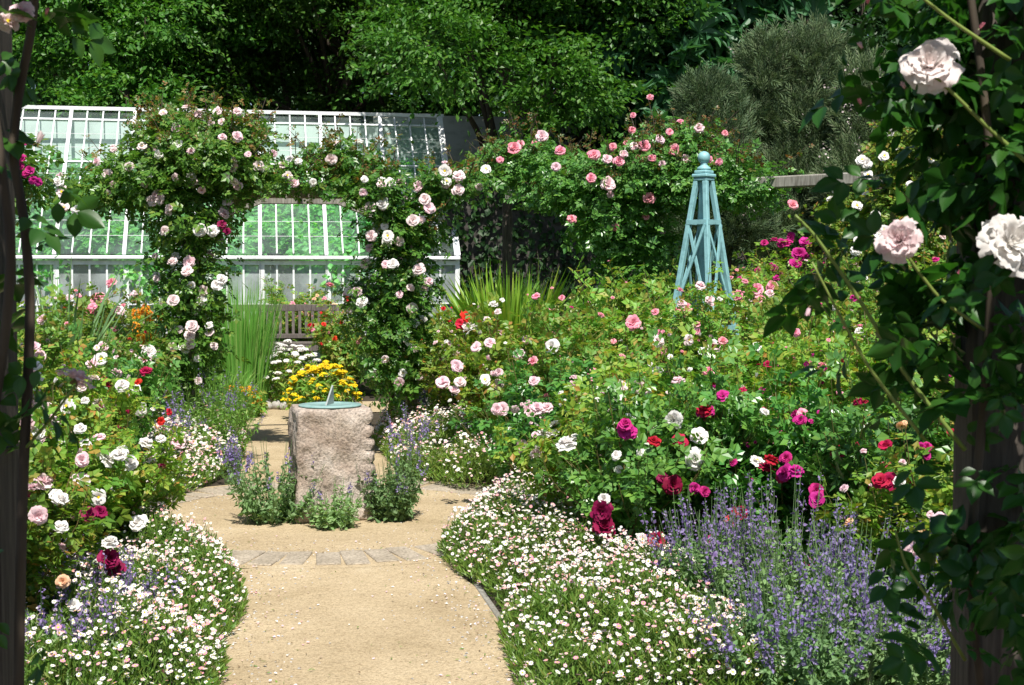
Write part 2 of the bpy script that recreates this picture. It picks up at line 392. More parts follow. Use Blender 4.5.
def pinnate(lf, n=5, size=.42):
    parts = []
    pairs = (n - 1) // 2
    for i in range(pairs):
        y = .25 + i * .30
        for s in (-1, 1):
            parts.append(xf(lf, rotz(-s * 1.05), (s * .02, y, 0), size * (.8 + .15 * i)))
    parts.append(xf(lf, None, (0, .58 if pairs > 1 else .4, -.03), size * 1.1))
    return merge(parts)
ROSELEAF = pinnate(leaf_quad(.66), 5, .45)
ROSELEAF_MID = pinnate(leaf_simple(.64), 5, .45)
ROSELEAF_NEAR = pinnate(leaf_fine(), 5, .46)
PALM = merge([xf(leaf_simple(.34), rotx(-.35) if False else rotz(a), (0, 0, 0), s) for a, s in zip(np.linspace(-1.9, 1.9, 7), (.6, .8, .95, 1, .95, .8, .6))])

def bloom_tpl(rings, seed=0, nu=3, nv=3, mat=0, ragged=.08):
    """rings: (count, length, tilt at base, tilt at tip, radius at base, half angle)"""
    g = np.random.default_rng(seed); parts = []
    for ri, (cnt, L, t0, t1, r0, ha) in enumerate(rings):
        ph = g.uniform(0, 6.28)
        for i in range(cnt):
            a0 = ph + i * 2 * math.pi / cnt + g.normal() * .14
            l = L * (1 + g.normal() * .08); e0 = t0 + g.normal() * .10; e1 = t1 + g.normal() * .18
            V = []
            r, z = r0, 0.0
            vv = np.linspace(0, 1, nv + 1)
            prev = 0
            for k, v in enumerate(vv):
                if k:
                    ang = e0 + (e1 - e0) * (v ** 1.3); dl = l * (v - prev)
                    r += dl * math.cos(ang); z += dl * math.sin(ang)
                prev = v
                wv = math.sin(math.pi * min(1, .12 + v * .62)) if v < .8 else .80 + .0 * v
                for u in np.linspace(-1, 1, nu + 1):
                    th = a0 + u * ha * wv * (1 if k else .6)
                    rr = max(.004, r + (-.05 * l * u * u) + (g.normal() * ragged * l * .35 if k == nv else 0))
                    zz = z - (0.16 * l * u * u if k == nv else 0) + (g.normal() * ragged * l * .3 if k else 0)
                    V.append((rr * math.cos(th), rr * math.sin(th), zz))
            Fs = [(k * (nu + 1) + j, k * (nu + 1) + j + 1, (k + 1) * (nu + 1) + j + 1, (k + 1) * (nu + 1) + j) for k in range(nv) for j in range(nu)]
            parts.append(T(V, Fs, True, mat))
    return merge(parts)
# unit diameter about 1
DOUBLE = [(3, .22, 1.5, 1.7, .015, 1.2), (4, .30, 1.4, 1.45, .04, .95), (5, .36, 1.15, .95, .06, .8), (6, .42, .85, .45, .06, .7), (7, .46, .5, .0, .06, .62), (6, .47, .15, -.35, .05, .65)]
OPEN = [(5, .30, 1.0, .9, .04, .75), (6, .42, .6, .2, .05, .66), (6, .47, .25, -.1, .05, .62)]
POMPOM = [(5, .26, 1.35, 1.5, .02, .8), (7, .34, 1.15, 1.0, .05, .6), (9, .40, .9, .6, .06, .5), (10, .44, .55, .2, .06, .45), (9, .46, .2, -.3, .06, .45)]
BUD = [(3, .5, 1.5, 1.75, .06, 1.25), (4, .5, 1.35, 1.6, .10, 1.0)]
SHAPES = {'double': DOUBLE, 'open': OPEN, 'pompom': POMPOM, 'bud': BUD}
EYE = T([(.1 * math.cos(a), .1 * math.sin(a), .10) for a in np.arange(8) * .785] + [(0, 0, .16)], [(i, (i + 1) % 8, 8) for i in range(8)], True, 1)
_bl = {}
def bloom_mesh(shape, colour, var, fine=False):
    k = (shape, colour, var, fine)
    if k not in _bl:
        rings = SHAPES[shape] if not (fine and shape == 'double') else [(3, .20, 1.5, 1.75, .012, 1.2), (4, .27, 1.45, 1.55, .03, 1.0), (5, .33, 1.3, 1.2, .05, .85), (6, .38, 1.05, .75, .06, .72), (7, .43, .8, .3, .06, .66), (7, .47, .5, -.1, .06, .62), (6, .50, .2, -.5, .05, .66)]
        t = bloom_tpl(rings, var * 17 + 3, 8 if fine else 3, 8 if fine else 3, ragged=.09 if fine else .1)
        g = G()
        parts = [t] + ([EYE] if shape == 'open' and colour in ('white', 'blush') else [])
        tt = merge(parts)
        # calyx below the petals
        I = np.eye(3)[None]; g.inst(tt, np.zeros((1, 3)), I, np.ones(1))
        cal = bloom_tpl([(5, .25, -.2, -.9, .03, .25)], 5, 1, 2, mat=2)
        g.inst(cal, np.zeros((1, 3)), I, np.ones(1))
        hip = G(); lathe(g, [(.0, -.13), (.05, -.10), (.06, -.05), (.04, .01)], 6, 2)
        _bl[k] = g.mesh('bloom', [M[colour], M['yellow'], M['stem']])
    return _bl[k]
def add_bloom(parent, loc, normal, size, colour, shape=None, fine=False, name='bloom'):
    shape = shape or random.choice(['double', 'double', 'pompom', 'open'])
    o = link(name, bloom_mesh(shape, colour, random.randrange(3), fine), parent)
    q = Vector(normal).to_track_quat('Z', 'Y') @ Euler((0, 0, random.uniform(0, 6.28))).to_quaternion()
    o.rotation_mode = 'QUATERNION'; o.rotation_quaternion = q
    s = size * random.uniform(.92, 1.08); o.scale = (s, s, s * random.uniform(.9, 1.1)); o.location = tuple(loc)
    return o

# ------------------------------------------------------------------ ground, path
# garden frame: u runs along the path away from the camera, v to its right
GA = math.atan(0.178); U = np.array([-math.sin(GA), math.cos(GA)]); Vv = np.array([math.cos(GA), math.sin(GA)])
PC = np.array([-1.20, 9.22])                       # plinth centre
def gp(u, v):                                      # point at u metres beyond and v right of the plinth centre
    return PC + U * u + Vv * v

g = G()
xs = np.concatenate([[-150, -60, -30], np.linspace(-15, 15, 31), [30, 60, 150]])
ys = np.concatenate([[-60, -20, -5], np.linspace(0, 30, 61), [40, 60, 100, 300]])
VV = np.array([(x, y, ground_z(y) - .004) for y in ys for x in xs]); nx = len(xs)
g.add(VV, np.array([(j * nx + i, j * nx + i + 1, (j + 1) * nx + i + 1, (j + 1) * nx + i) for j in range(len(ys) - 1) for i in range(nx - 1)]))
tag(g.build('ground', M['soil']), kind='structure')

def poly_sheet(name, pts, z, mat):
    bm = bmesh.new(); vs = [bm.verts.new((p[0], p[1], z)) for p in pts]; f = bm.faces.new(vs)
    if f.normal.z < 0: f.normal_flip()
    bmesh.ops.triangulate(bm, faces=[f]); me = bpy.data.meshes.new(name); bm.to_mesh(me); bm.free(); me.materials.append(mat)
    return link(name, me)
wob = lambda i: .03 * math.sin(i * 2.3) + .02 * math.sin(i * 5.1)
left = [gp(u, -.62 + wob(u)) for u in np.arange(-10, -1.55, .4)]
right = [gp(u, .62 + wob(u + 9)) for u in np.arange(-10, -1.55, .4)]
circ = [PC + 1.68 * np.array([math.cos(t), math.sin(t)]) for t in np.linspace(0, 2 * math.pi, 72, endpoint=False)]
tag(poly_sheet('gravel_path', left + right[::-1], .004, M['gravel']), kind='structure')
tag(poly_sheet('gravel_circle', circ, .0048, M['gravel']), kind='structure')
far = [gp(u, -.62) for u in np.arange(1.5, 7.6, .5)] + [gp(7.0, -6), gp(8.4, -6), gp(8.4, 6), gp(7.0, 6)] + [gp(u, .62) for u in np.arange(7.0, 1.4, -.5)]
tag(poly_sheet('gravel_walk', far, .0056, M['gravel']), kind='structure')
g = G()
nset = 56
for i in range(nset):
    a = 2 * math.pi * (i + random.uniform(-.12, .12)) / nset
    r0 = 1.42 + random.uniform(-.02, .02)
    c = PC + r0 * np.array([math.cos(a), math.sin(a)])
    box(g, (c[0], c[1], -.0095), (.36 * random.uniform(.9, 1.06), .132 * random.uniform(.92, 1.06), .045), 0,
        Euler((random.uniform(-.02, .02), random.uniform(-.02, .02), a + random.uniform(-.03, .03))).to_matrix(), .005)
tag(g.build('sett_edging', M['sett']), kind='structure')
g = G()
for s in (1,):
    for u0 in (-3.6, -5.0):
        a = gp(u0, s * .64); b = gp(u0 + 1.38, s * .64)
        bar(g, (a[0], a[1], -.014), (b[0], b[1], -.014), .03, .05, 0, bevel=.004)
tag(g.build('path_edging', M['old_wood']), kind='structure')

# ------------------------------------------------------------------ plinth and sundial
def plinth():
    bm = bmesh.new(); bmesh.ops.create_cube(bm, size=1)
    bmesh.ops.subdivide_edges(bm, edges=bm.edges[:], cuts=34, use_grid_fill=True)
    from mathutils import noise as mn
    W, D, H = .485, .46, .735
    for v in bm.verts:
        x, y, z = v.co
        n = Vector((np.sign(x) * (abs(x) > .495), np.sign(y) * (abs(y) > .495), np.sign(z) * (abs(z) > .495)))
        k = n.length
        if n.length: n.normalize()
        tz = z + .5
        p = Vector((x * W * (1.06 - .06 * tz), y * D * (1.06 - .06 * tz), tz * H))
        q = p * 5
        d = mn.noise(q) * .014 + mn.noise(q * 2.7) * .013 + mn.noise(q * 6.5) * .009 + mn.noise(q * 15) * .005
        if n.z > .9: d *= .15
        p += n * d
        if k > 1.2: p -= n * .014                        # worn arrises
        # drill grooves down the right-hand arris
        if x > .22 and y < -.3:
            gph = (tz * 8.6 + .35 * mn.noise(Vector((0, 0, tz * 4))) + (x - .3) * .5) % 1.0
            wdt = max(0, 1 - abs(gph - .5) / .16)
            if .05 < tz < .95: p.x -= .018 * wdt * max(0, x - .38) / .12; p.y += .04 * wdt * ((x - .22) / .28) ** 1.5
        v.co = p
    me = bpy.data.meshes.new('stone_plinth'); bm.to_mesh(me); bm.free()
    me.materials.append(M['granite'])
    for f in me.polygons: f.use_smooth = True
    return me
pl = link('stone_plinth', plinth(), loc=(PC[0], PC[1], 0)); pl.rotation_euler = (0, 0, R(16))
tag(pl, 'rough hewn granite block standing on the gravel under the sundial', 'plinth')
sd = thing('sundial', 'round green bronze sundial lying on top of the granite block', 'sundial', (PC[0] + .0, PC[1] - .02, .739), R(16))
g = G(); lathe(g, [(.205, 0), (.207, .003), (.207, .007), (.203, .010), (.17, .010), (.168, .013), (.14, .013), (.138, .010), (.0, .010)], 48); g.build('dial_plate', M['verdigris'], sd)
g = G(); gv = [(-.085, .0), (.02, .125), (.028, .12), (.07, .0)]
th = .005
vs = [(-th, a, b) for a, b in gv] + [(th, a, b) for a, b in gv]
g.add(vs, [[0, 1, 2, 3], [7, 6, 5, 4], [0, 4, 5, 1], [1, 5, 6, 2], [2, 6, 7, 3], [3, 7, 4, 0]])
gn = g.build('gnomon', M['lead'], sd, (0, 0, .0105)); gn.rotation_euler = (R(0), R(5), R(-27))

# ------------------------------------------------------------------ greenhouse
def greenhouse():
    W = 7.5; yaw = GA
    c = np.array([PX(456, 23.4), 23.4])                   # front right corner
    o = thing('greenhouse', 'white framed lean-to greenhouse with steep glass roof behind the bench', 'greenhouse', (c[0], c[1], .15), yaw)
    ez, rz, dep = 1.78, 4.30, 2.35                    # eave, ridge heights, depth; local x runs left (negative)
    wp = M['white_paint']
    # low wall
    g = G(); box(g, (-W / 2, .06, .25), (W, .16, .5), 0); g.build('base_wall', M['backwall'], o)
    g = G(); box(g, (-W / 2, dep + .15, 2.1), (W + .1, .2, 4.2), 0); g.build('back_wall', M['backwall'], o)
    nb = 28; bw = W / nb
    gl = G(); gl.add([(-W, 0, ez), (0, 0, ez), (0, dep, rz), (-W, dep, rz)], np.array([(0, 1, 2, 3)])); gl.build('roof_glass', M['glass'], o)
    bars = G(); raf = G()
    for i in range(nb + 1):
        x = -i * bw; main = i % 4 == 0
        (bar(raf, (x, -.03, ez - .01), (x, dep, rz + .03), .058, .05, 0) if main else bar(bars, (x, -.02, ez + .02), (x, dep, rz + .02), .022, .035, 0))
    bars.build('glazing_bars', wp, o); raf.build('rafters', wp, o)
    pur = G()
    for t, wd in ((.62, .028), (.93, .035)):
        bar(pur, (-W, dep * t, ez + (rz - ez) * t + .012), (0, dep * t, ez + (rz - ez) * t + .012), wd, .045, 0, up=(0, -.75, .65))
    for t in (.12, .22, .44, .54, .73, .83):
        bar(pur, (-W, dep * t, ez + (rz - ez) * t + .008), (0, dep * t, ez + (rz - ez) * t + .008), .008, .008, 0)
    pur.build('purlins', wp, o)
    g = G(); bar(g, (-W - .1, dep, rz + .06), (.1, dep, rz + .05), .08, .06, 0); g.build('ridge_board', wp, o)
    g = G(); bar(g, (-W - .06, -.09, ez - .05), (.06, -.09, ez - .05), .10, .065, 0, bevel=.015); g.build('gutter', wp, o)
    # front sashes: each bay a window
    for k in range(7):
        x0 = -W + k * 4 * bw; x1 = x0 + 4 * bw
        f = G()
        for j, x in enumerate(np.linspace(x0, x1, 5)):
            box(f, (x + (.03 if j == 0 else 0), 0, (.5 + ez - .1) / 2), (.075 if j == 0 else .03, .06, ez - .6), 0)
        box(f, ((x0 + x1) / 2, -.004, .56), (4 * bw - .01, .07, .10), 0); box(f, ((x0 + x1) / 2, -.004, ez - .13), (4 * bw - .01, .07, .07), 0)
        box(f, ((x0 + x1) / 2, -.002, .98), (4 * bw - .01, .05, .022), 0)
        wn = f.build('window', wp, o)
        p = G(); p.add([(x0, .01, .5), (x1, .01, .5), (x1, .01, ez - .1), (x0, .01, ez - .1)], np.array([(0, 1, 2, 3)])); p.build('pane', M['hazed_glass'], wn)
    # glazed ends
    for x in (0.0, -W):
        p = G(); p.add([(x, 0, .5), (x, dep, .5), (x, dep, rz), (x, 0, ez)], np.array([(0, 1, 2, 3)])); p.build('end_glass', M['glass'], o)
        f = G(); s = .03 if x == 0 else -.03
        for y in (0.0, .8, 1.6, dep): box(f, (x + s, y, (.3 + ez + (rz - ez) * y / dep) / 2), (.06, .075, ez + (rz - ez) * y / dep - .3), 0)
        bar(f, (x + s, -.06, ez - .03), (x + s, dep, rz + .03), .07, .11, 0)
        bar(f, (x + s, 0, ez), (x + s, dep, ez), .05, .06, 0); bar(f, (x + s, 0, .5), (x + s, dep, .5), .06, .08, 0)
        f.build('end_frame', wp, o)
    # slatted staging inside
    g = G()
    for y in np.arange(.35, 1.0, .12): box(g, (-W / 2, y, .75), (W - .6, .08, .025), 0)
    for x in np.arange(-W + .4, -.2, 1.2):
        for y in (.35, .95): box(g, (x, y, .36), (.05, .05, .72), 0)
    g.build('staging', M['backwall'], o)
    return o, c, yaw, W, dep, ez, rz
gh, gh_c, gh_yaw, gh_W, gh_dep, gh_ez, gh_rz = greenhouse()

# ------------------------------------------------------------------ foliage builders
def leaf_frames(pos, out, g, up=.6, jit=.55, droop=.25):
    """leaf normals lean out and up, axes run outwards and droop"""
    n = len(pos)
    nr = nrm(out * .6 + np.array([0, 0, up]) + rnd(n, jit, g))
    d = nrm(np.cross(nr, rnd(n, 1, g))); 
    d = nrm(d + out * .5 - np.array([0, 0, droop]))
    return frame(d, nr)

def mass(blobs, n_twig, per, tpl, size, g, twig=.10, shell=(.55, 1.06), up=.6, jit=.5, szj=.25, droop=.25, aspect=1.0, clump=0.0, avoid=()):
    """leafy mass filling ellipsoids; blobs: (cx,cy,cz,rx,ry,rz)"""
    B = np.array(blobs, float)
    vol = B[:, 3] * B[:, 4] + B[:, 4] * B[:, 5] + B[:, 3] * B[:, 5]
    pick = g.choice(len(B), n_twig, p=vol / vol.sum())
    d = nrm(rnd(n_twig, 1, g)); 
    if clump:                                             # gather the twigs into sprays
        K = max(8, int(len(B) * 14)); cd = nrm(rnd(K, 1, g)); own = g.integers(0, K, n_twig)
        d = nrm(cd[own] + rnd(n_twig, clump, g))
    r = shell[0] + (shell[1] - shell[0]) * np.sqrt(g.random(n_twig))
    tw = B[pick, :3] + d * B[pick, 3:] * r[:, None]
    tw = np.repeat(tw, per, 0); out = np.repeat(d, per, 0)
    pos = tw + rnd(len(tw), twig, g) * np.array([1, 1, .6])
    if len(avoid):                                        # leaves cut away along the sun line to light chosen points
        keep = np.ones(len(pos), bool); sv = -np.array(SUNV)
        for p, rad in avoid:
            q = pos - p; t = q @ sv; dist = np.linalg.norm(q - t[:, None] * sv, axis=1); keep &= ~((t > .04) & (dist < rad)) & (np.linalg.norm(q, axis=1) > rad * 1.5)
        pos, out = pos[keep], out[keep]
    rot = leaf_frames(pos, out, g, up, jit, droop)
    sc = size * (1 + g.normal(size=len(pos)) * szj).clip(.5, 1.7)
    G_ = G(); s3 = np.stack([sc * aspect, sc, sc], 1); G_.inst(tpl, pos, rot, s3)
    return G_, tw[::per], d

# rose bush prototypes
def bush_proto(seed, h, r, ncane=24, leaf=.105, tpl=ROSELEAF, dens=1.0):
    g = np.random.default_rng(seed)
    az = g.uniform(0, 2 * np.pi, ncane); rr = np.sqrt(g.random(ncane)) * r
    top = h * np.sqrt(1 - .62 * (rr / r) ** 2) * g.uniform(.82, 1.08, ncane)
    m = 7; t = np.linspace(0, 1, m)
    base = np.stack([.07 * g.normal(size=ncane), .07 * g.normal(size=ncane), np.zeros(ncane)], 1)
    tip = np.stack([rr * np.cos(az), rr * np.sin(az), top], 1)
    mid = base + (tip - base) * np.array([.35, .35, .62])
    P = ((1 - t)[None, :, None] ** 2) * base[:, None] + 2 * ((1 - t) * t)[None, :, None] * mid[:, None] + (t ** 2)[None, :, None] * tip[:, None]
    P += g.normal(size=P.shape) * .012
    stems = G(); tubes(stems, P, np.broadcast_to(np.linspace(.008, .003, m), (ncane, m)), 4)
    paths = [P]
    # side shoots
    nb = int(ncane * 6 * dens); ci = g.integers(0, ncane, nb); ti = g.uniform(.3, .98, nb)
    a0 = np.array([[np.interp(tt, t, P[c, :, k]) for k in range(3)] for c, tt in zip(ci, ti)])
    outw = nrm(a0 * np.array([1, 1, 0]) + rnd(nb, .25, g) * r + np.array([0, 0, .45]))
    L = g.uniform(.12, .34, nb) * (h / 1.2) ** .5
    a1 = a0 + outw * L[:, None] * .6; a2 = a0 + outw * L[:, None] + np.array([0, 0, .08]) * L[:, None] / .3
    sp = np.stack([a0, a1, a2], 1); tubes(stems, sp, np.broadcast_to(np.array([.0035, .0028, .002]), (nb, 3)), 3)
    # leaves
    pos = []; out = []
    for c in range(ncane):
        k = int(h * 15 * dens); tt = g.uniform(.2, 1, k)
        q = np.stack([np.interp(tt, t, P[c, :, j]) for j in range(3)], 1); pos.append(q); out.append(nrm(rnd(k, 1, g) + q * np.array([1, 1, .2])))
    k = 9; tt = g.uniform(.1, 1, (nb, k))[..., None]
    q = (sp[:, None, 0] * (1 - tt) + sp[:, None, 2] * tt).reshape(-1, 3); pos.append(q); out.append(nrm(rnd(len(q), .8, g) + np.repeat(outw, k, 0) * .6))
    pos = np.concatenate(pos); out = np.concatenate(out)
    rot = leaf_frames(pos, out, g, .75, .5, .2)
    lv = G(); lv.inst(tpl, pos, rot, leaf * (1 + g.normal(size=len(pos)) * .2).clip(.55, 1.5))
    tips = np.concatenate([tip, a2[a2[:, 2] > h * .35]])
    return dict(h=h, r=r, stems=stems.mesh('stems', M['stem']), leaves=lv.mesh('foliage', M['rose_leaf']), tips=tips)
PROTO = [bush_proto(1, .85, .48, 22), bush_proto(2, .9, .55, 26), bush_proto(3, 1.2, .58, 28), bush_proto(4, 1.25, .62, 30),
         bush_proto(5, 1.6, .70, 32), bush_proto(6, 1.6, .62, 30)]
BUSH = []
def rose_bush(px, Y, h, r, leaf, label, colours=(), n=0, size=.07, group='rose bushes in the flower beds', shapes=None):
    X = PX(px, Y)
    o = thing('rose_bush', label, 'rose bush', (X, Y, ground_z(Y)), 0, group)
    c = sorted(PROTO, key=lambda p: abs(p['h'] - h) + random.uniform(0, .12))[0]
    rz = random.uniform(0, 6.28); sc = (r / c['r'], r / c['r'], h / c['h'])
    for nm in ('stems', 'foliage'):
        q = link(nm, c['stems' if nm == 'stems' else 'leaves'], o); q.rotation_euler = (0, 0, rz); q.scale = sc
        if nm == 'foliage':
            q.material_slots[0].link = 'OBJECT'; q.material_slots[0].material = M[leaf]
    tips = c['tips'] * np.array(sc) @ rotz(rz).T
    vis = tips[(tips[:, 2] > .45 * h)]; vis = vis[np.argsort(vis[:, 1] - .5 * vis[:, 2] + rng.normal(size=len(vis)) * .25)]
    for p in vis[:n]:
        nn = nrm(p * np.array([.8, .8, .25]) + np.array([0, -.35, .55]) + rng.normal(size=3) * .3)
        add_bloom(o, p + nn * random.uniform(-.05, .035), nn, size * random.uniform(.7, 1.15), random.choice(colours), random.choice(shapes) if shapes else None)
    for p in vis[n:n + 26]:
        nn = nrm(p * np.array([.8, .8, .25]) + np.array([0, -.3, .6]) + rng.normal(size=3) * .35)
        if colours: add_bloom(o, p + nn * .015, nn, size * random.uniform(.28, .75), random.choice(colours), random.choice(('bud', 'double', 'open')))
    BUSH.append((o, np.array([X, Y, ground_z(Y) + h * .5]), np.array([r * 1.10, r * 1.10, h * .58]), h))
    return o
def pin(px, py, colour, dpx, shape=None, cluster=1):
    """a bloom on the surface of the bush that the sight line meets first"""
    d = ray(px, py); o0 = np.array([0, 0, CAMH]); best = None
    for b in BUSH:
        c, rad = b[1], b[2]; a = d / rad; e = (o0 - c) / rad
        A = a @ a; Bq = 2 * a @ e; C = e @ e - 1; D = Bq * Bq - 4 * A * C
        t = (-Bq - math.sqrt(D)) / (2 * A) if D > 0 else None
        miss = 0 if D > 0 else 1
        if t is None: t = -Bq / (2 * A); miss = 1 + math.sqrt(max(0, ((a * t + e) @ (a * t + e)))) 
        key = (miss, t)
        if best is None or key < best[0]: best = (key, b, o0 + d * t)
    if best[0][0] > 2.35: return
    o, c, rad, h = best[1]; p = best[2] - np.array(o.location)
    nn = nrm((best[2] - c) / rad ** 1.0 * .5 + np.array([0, -.55, .5]) + rng.normal(size=3) * .25)
    D = dpx * 1.12 / F * best[2][1]
    for k in range(cluster):
        off = rng.normal(size=3) * D * .6 if k else 0
        add_bloom(o, p + off, nrm(nn + rng.normal(size=3) * .25), D * (1 if k == 0 else random.uniform(.7, 1)), colour, shape)

# ------------------------------------------------------------------ rose bushes, right-hand bed
RB = rose_bush
LT, MD, DK = 'rose_leaf_light', 'rose_leaf', 'rose_leaf_dark'
RB(472, 12.3, 1.15, .5, MD, 'pale pink and white rose bush just right of the far arch', ('palepink', 'white', 'blush'), 8, .09)
RB(512, 11.0, 1.05, .55, MD, 'pale pink rose bush below the sword-leaved clump', ('palepink', 'blush'), 6, .075)
RB(540, 9.5, .88, .5, DK, 'low dark-leaved rose with pale pink flower cluster beside far daisies', ('palepink', 'white'), 4, .07)
RB(560, 12.0, 1.18, .55, LT, 'yellow-green rose bush with few pink buds before the sword-leaved clump', ('pink',), 4, .05)
RB(592, 10.2, 1.22, .55, LT, 'green rose bush full of brown seed heads left of the obelisk', ('pink',), 3, .06)
RB(640, 10.6, 1.38, .6, LT, 'tall light green rose bush with pink blooms before the obelisk', ('pink', 'palepink'), 5, .07)
RB(700, 10.3, 1.42, .6, LT, 'bushy rose with pink and white blooms hiding the obelisk foot', ('pink', 'palepink', 'white'), 7, .065)
RB(660, 8.9, 1.02, .55, MD, 'white and blush rose bush behind the crimson one', ('blush', 'white'), 3, .08)
RB(600, 8.2, .80, .45, MD, 'small rose bush with white and magenta blooms rising from the daisies', ('white', 'palepink'), 2, .07)
RB(635, 7.4, .82, .45, DK, 'dark-leaved rose bush with a pair of deep maroon blooms above daisies', (), 0)
RB(690, 7.6, .98, .5, DK, 'rose bush with big white and crimson blooms left of the catmint', ('white', 'crimson'), 2, .08)
RB(745, 8.3, 1.05, .55, MD, 'green rose bush with small red buds behind the catmint', ('crimson', 'pink'), 3, .05)
RB(790, 7.5, .92, .5, DK, 'dark-leaved rose bush with crimson clusters just above the catmint', ('magenta',), 3, .06)
RB(800, 9.3, 1.34, .6, LT, 'light green rose bush with one pink bloom right of centre', ('pink',), 4, .05)
RB(765, 11.0, 1.48, .6, LT, 'rose bush with a row of pink blooms right of the obelisk', ('pink', 'palepink'), 5, .07)
RB(858, 8.3, 1.25, .6, MD, 'large leafy rose bush left of the near right post', ('magenta', 'pink'), 5, .045)
RB(893, 6.9, .92, .52, DK, 'shaded rose bush with crimson and white blooms above the catmint, beside the post', ('crimson',), 2, .07)
RB(925, 9.4, 1.5, .62, MD, 'tall rose bush half hidden by the near climbing rose', ('pink', 'magenta'), 4, .05)
RB(655, 13.0, 1.55, .65, MD, 'rose bush with magenta flowers left behind the obelisk', ('magenta', 'pink'), 6, .06)
RB(600, 13.4, 1.28, .6, LT, 'tall rose bush with pink buds right of the sword-leaved clump', ('pink', 'magenta'), 4, .05)
RB(795, 13.0, 1.75, .68, MD, 'tall rose bush with magenta sprays behind, right of the obelisk', ('magenta',), 14, .075)
RB(850, 11.6, 1.6, .66, LT, 'rose bush with small white blooms under the pergola beam', ('white', 'palepink'), 6, .06)
RB(735, 12.6, 1.6, .6, MD, 'rose bush of magenta and pink blooms directly behind the obelisk', ('magenta', 'pink'), 9, .055)
RB(445, 14.2, 1.28, .5, LT, 'light green bush with bright red flowers beside the arch', ('red',), 3, .07)
RB(950, 6.1, .75, .45, MD, 'rose bush with pale pink blooms at the foot of the near right post', ('palepink', 'apricot'), 2, .07)
RB(832, 10.2, 1.52, .62, MD, 'high leafy rose bush with small pink blooms left of the near right post, mid-distance', ('pink', 'palepink', 'magenta'), 9, .055)
RB(885, 9.6, 1.58, .62, LT, 'high light green rose bush below the white rambling rose', ('pink', 'white', 'palepink'), 9, .055)
# left-hand bed
RB(35, 7.1, .80, .48, MD, 'rose bush with pale pink and maroon blooms close to the near left post', ('palepink', 'white', 'blush'), 13, .085)
RB(98, 7.5, .72, .42, MD, 'small rose bush with deep maroon blooms over the near left daisies', ('white', 'maroon'), 3, .07)
RB(58, 8.9, .92, .5, MD, 'rose bush crowded with pale pink blooms in the left bed', ('palepink', 'white', 'blush'), 18, .085)
RB(110, 10.0, .95, .45, DK, 'dark-leaved rose bush with crimson and white blooms left of the plinth', ('white', 'crimson', 'palepink'), 3, .07)
RB(25, 10.6, 1.2, .6, LT, 'pale green rose bush with pale pink blooms behind the near left stem', ('palepink',), 5, .07)
RB(95, 11.6, 1.12, .6, LT, 'yellow-green rose bush with pink and white blooms mid left bed', ('palepink', 'pink'), 5, .07)
RB(58, 13.2, 1.32, .68, LT, 'loose rose bush with brown shoots below the greenhouse windows', ('pink', 'red'), 4, .05)
RB(135, 14.0, 1.1, .5, LT, 'rose bush with few white blooms left of the arch', ('white', 'red'), 4, .06)
RB(105, 14.8, 1.42, .6, MD, 'rose bush topped by pink blooms under the greenhouse gutter', ('pink', 'palepink'), 9, .075)
RB(-10, 5.9, .75, .45, MD, 'rose bush at the left picture edge by the post foot', ('palepink',), 3, .08)
# low pink bushes by the bench
RB(345, 18.2, 1.02, .5, LT, 'rose bush with pink blooms right of the bench', ('pink', 'red'), 8, .08)
RB(300, 22.3, 1.15, .7, LT, 'rose bush with salmon blooms behind the bench', ('pink', 'apricot'), 9, .09)

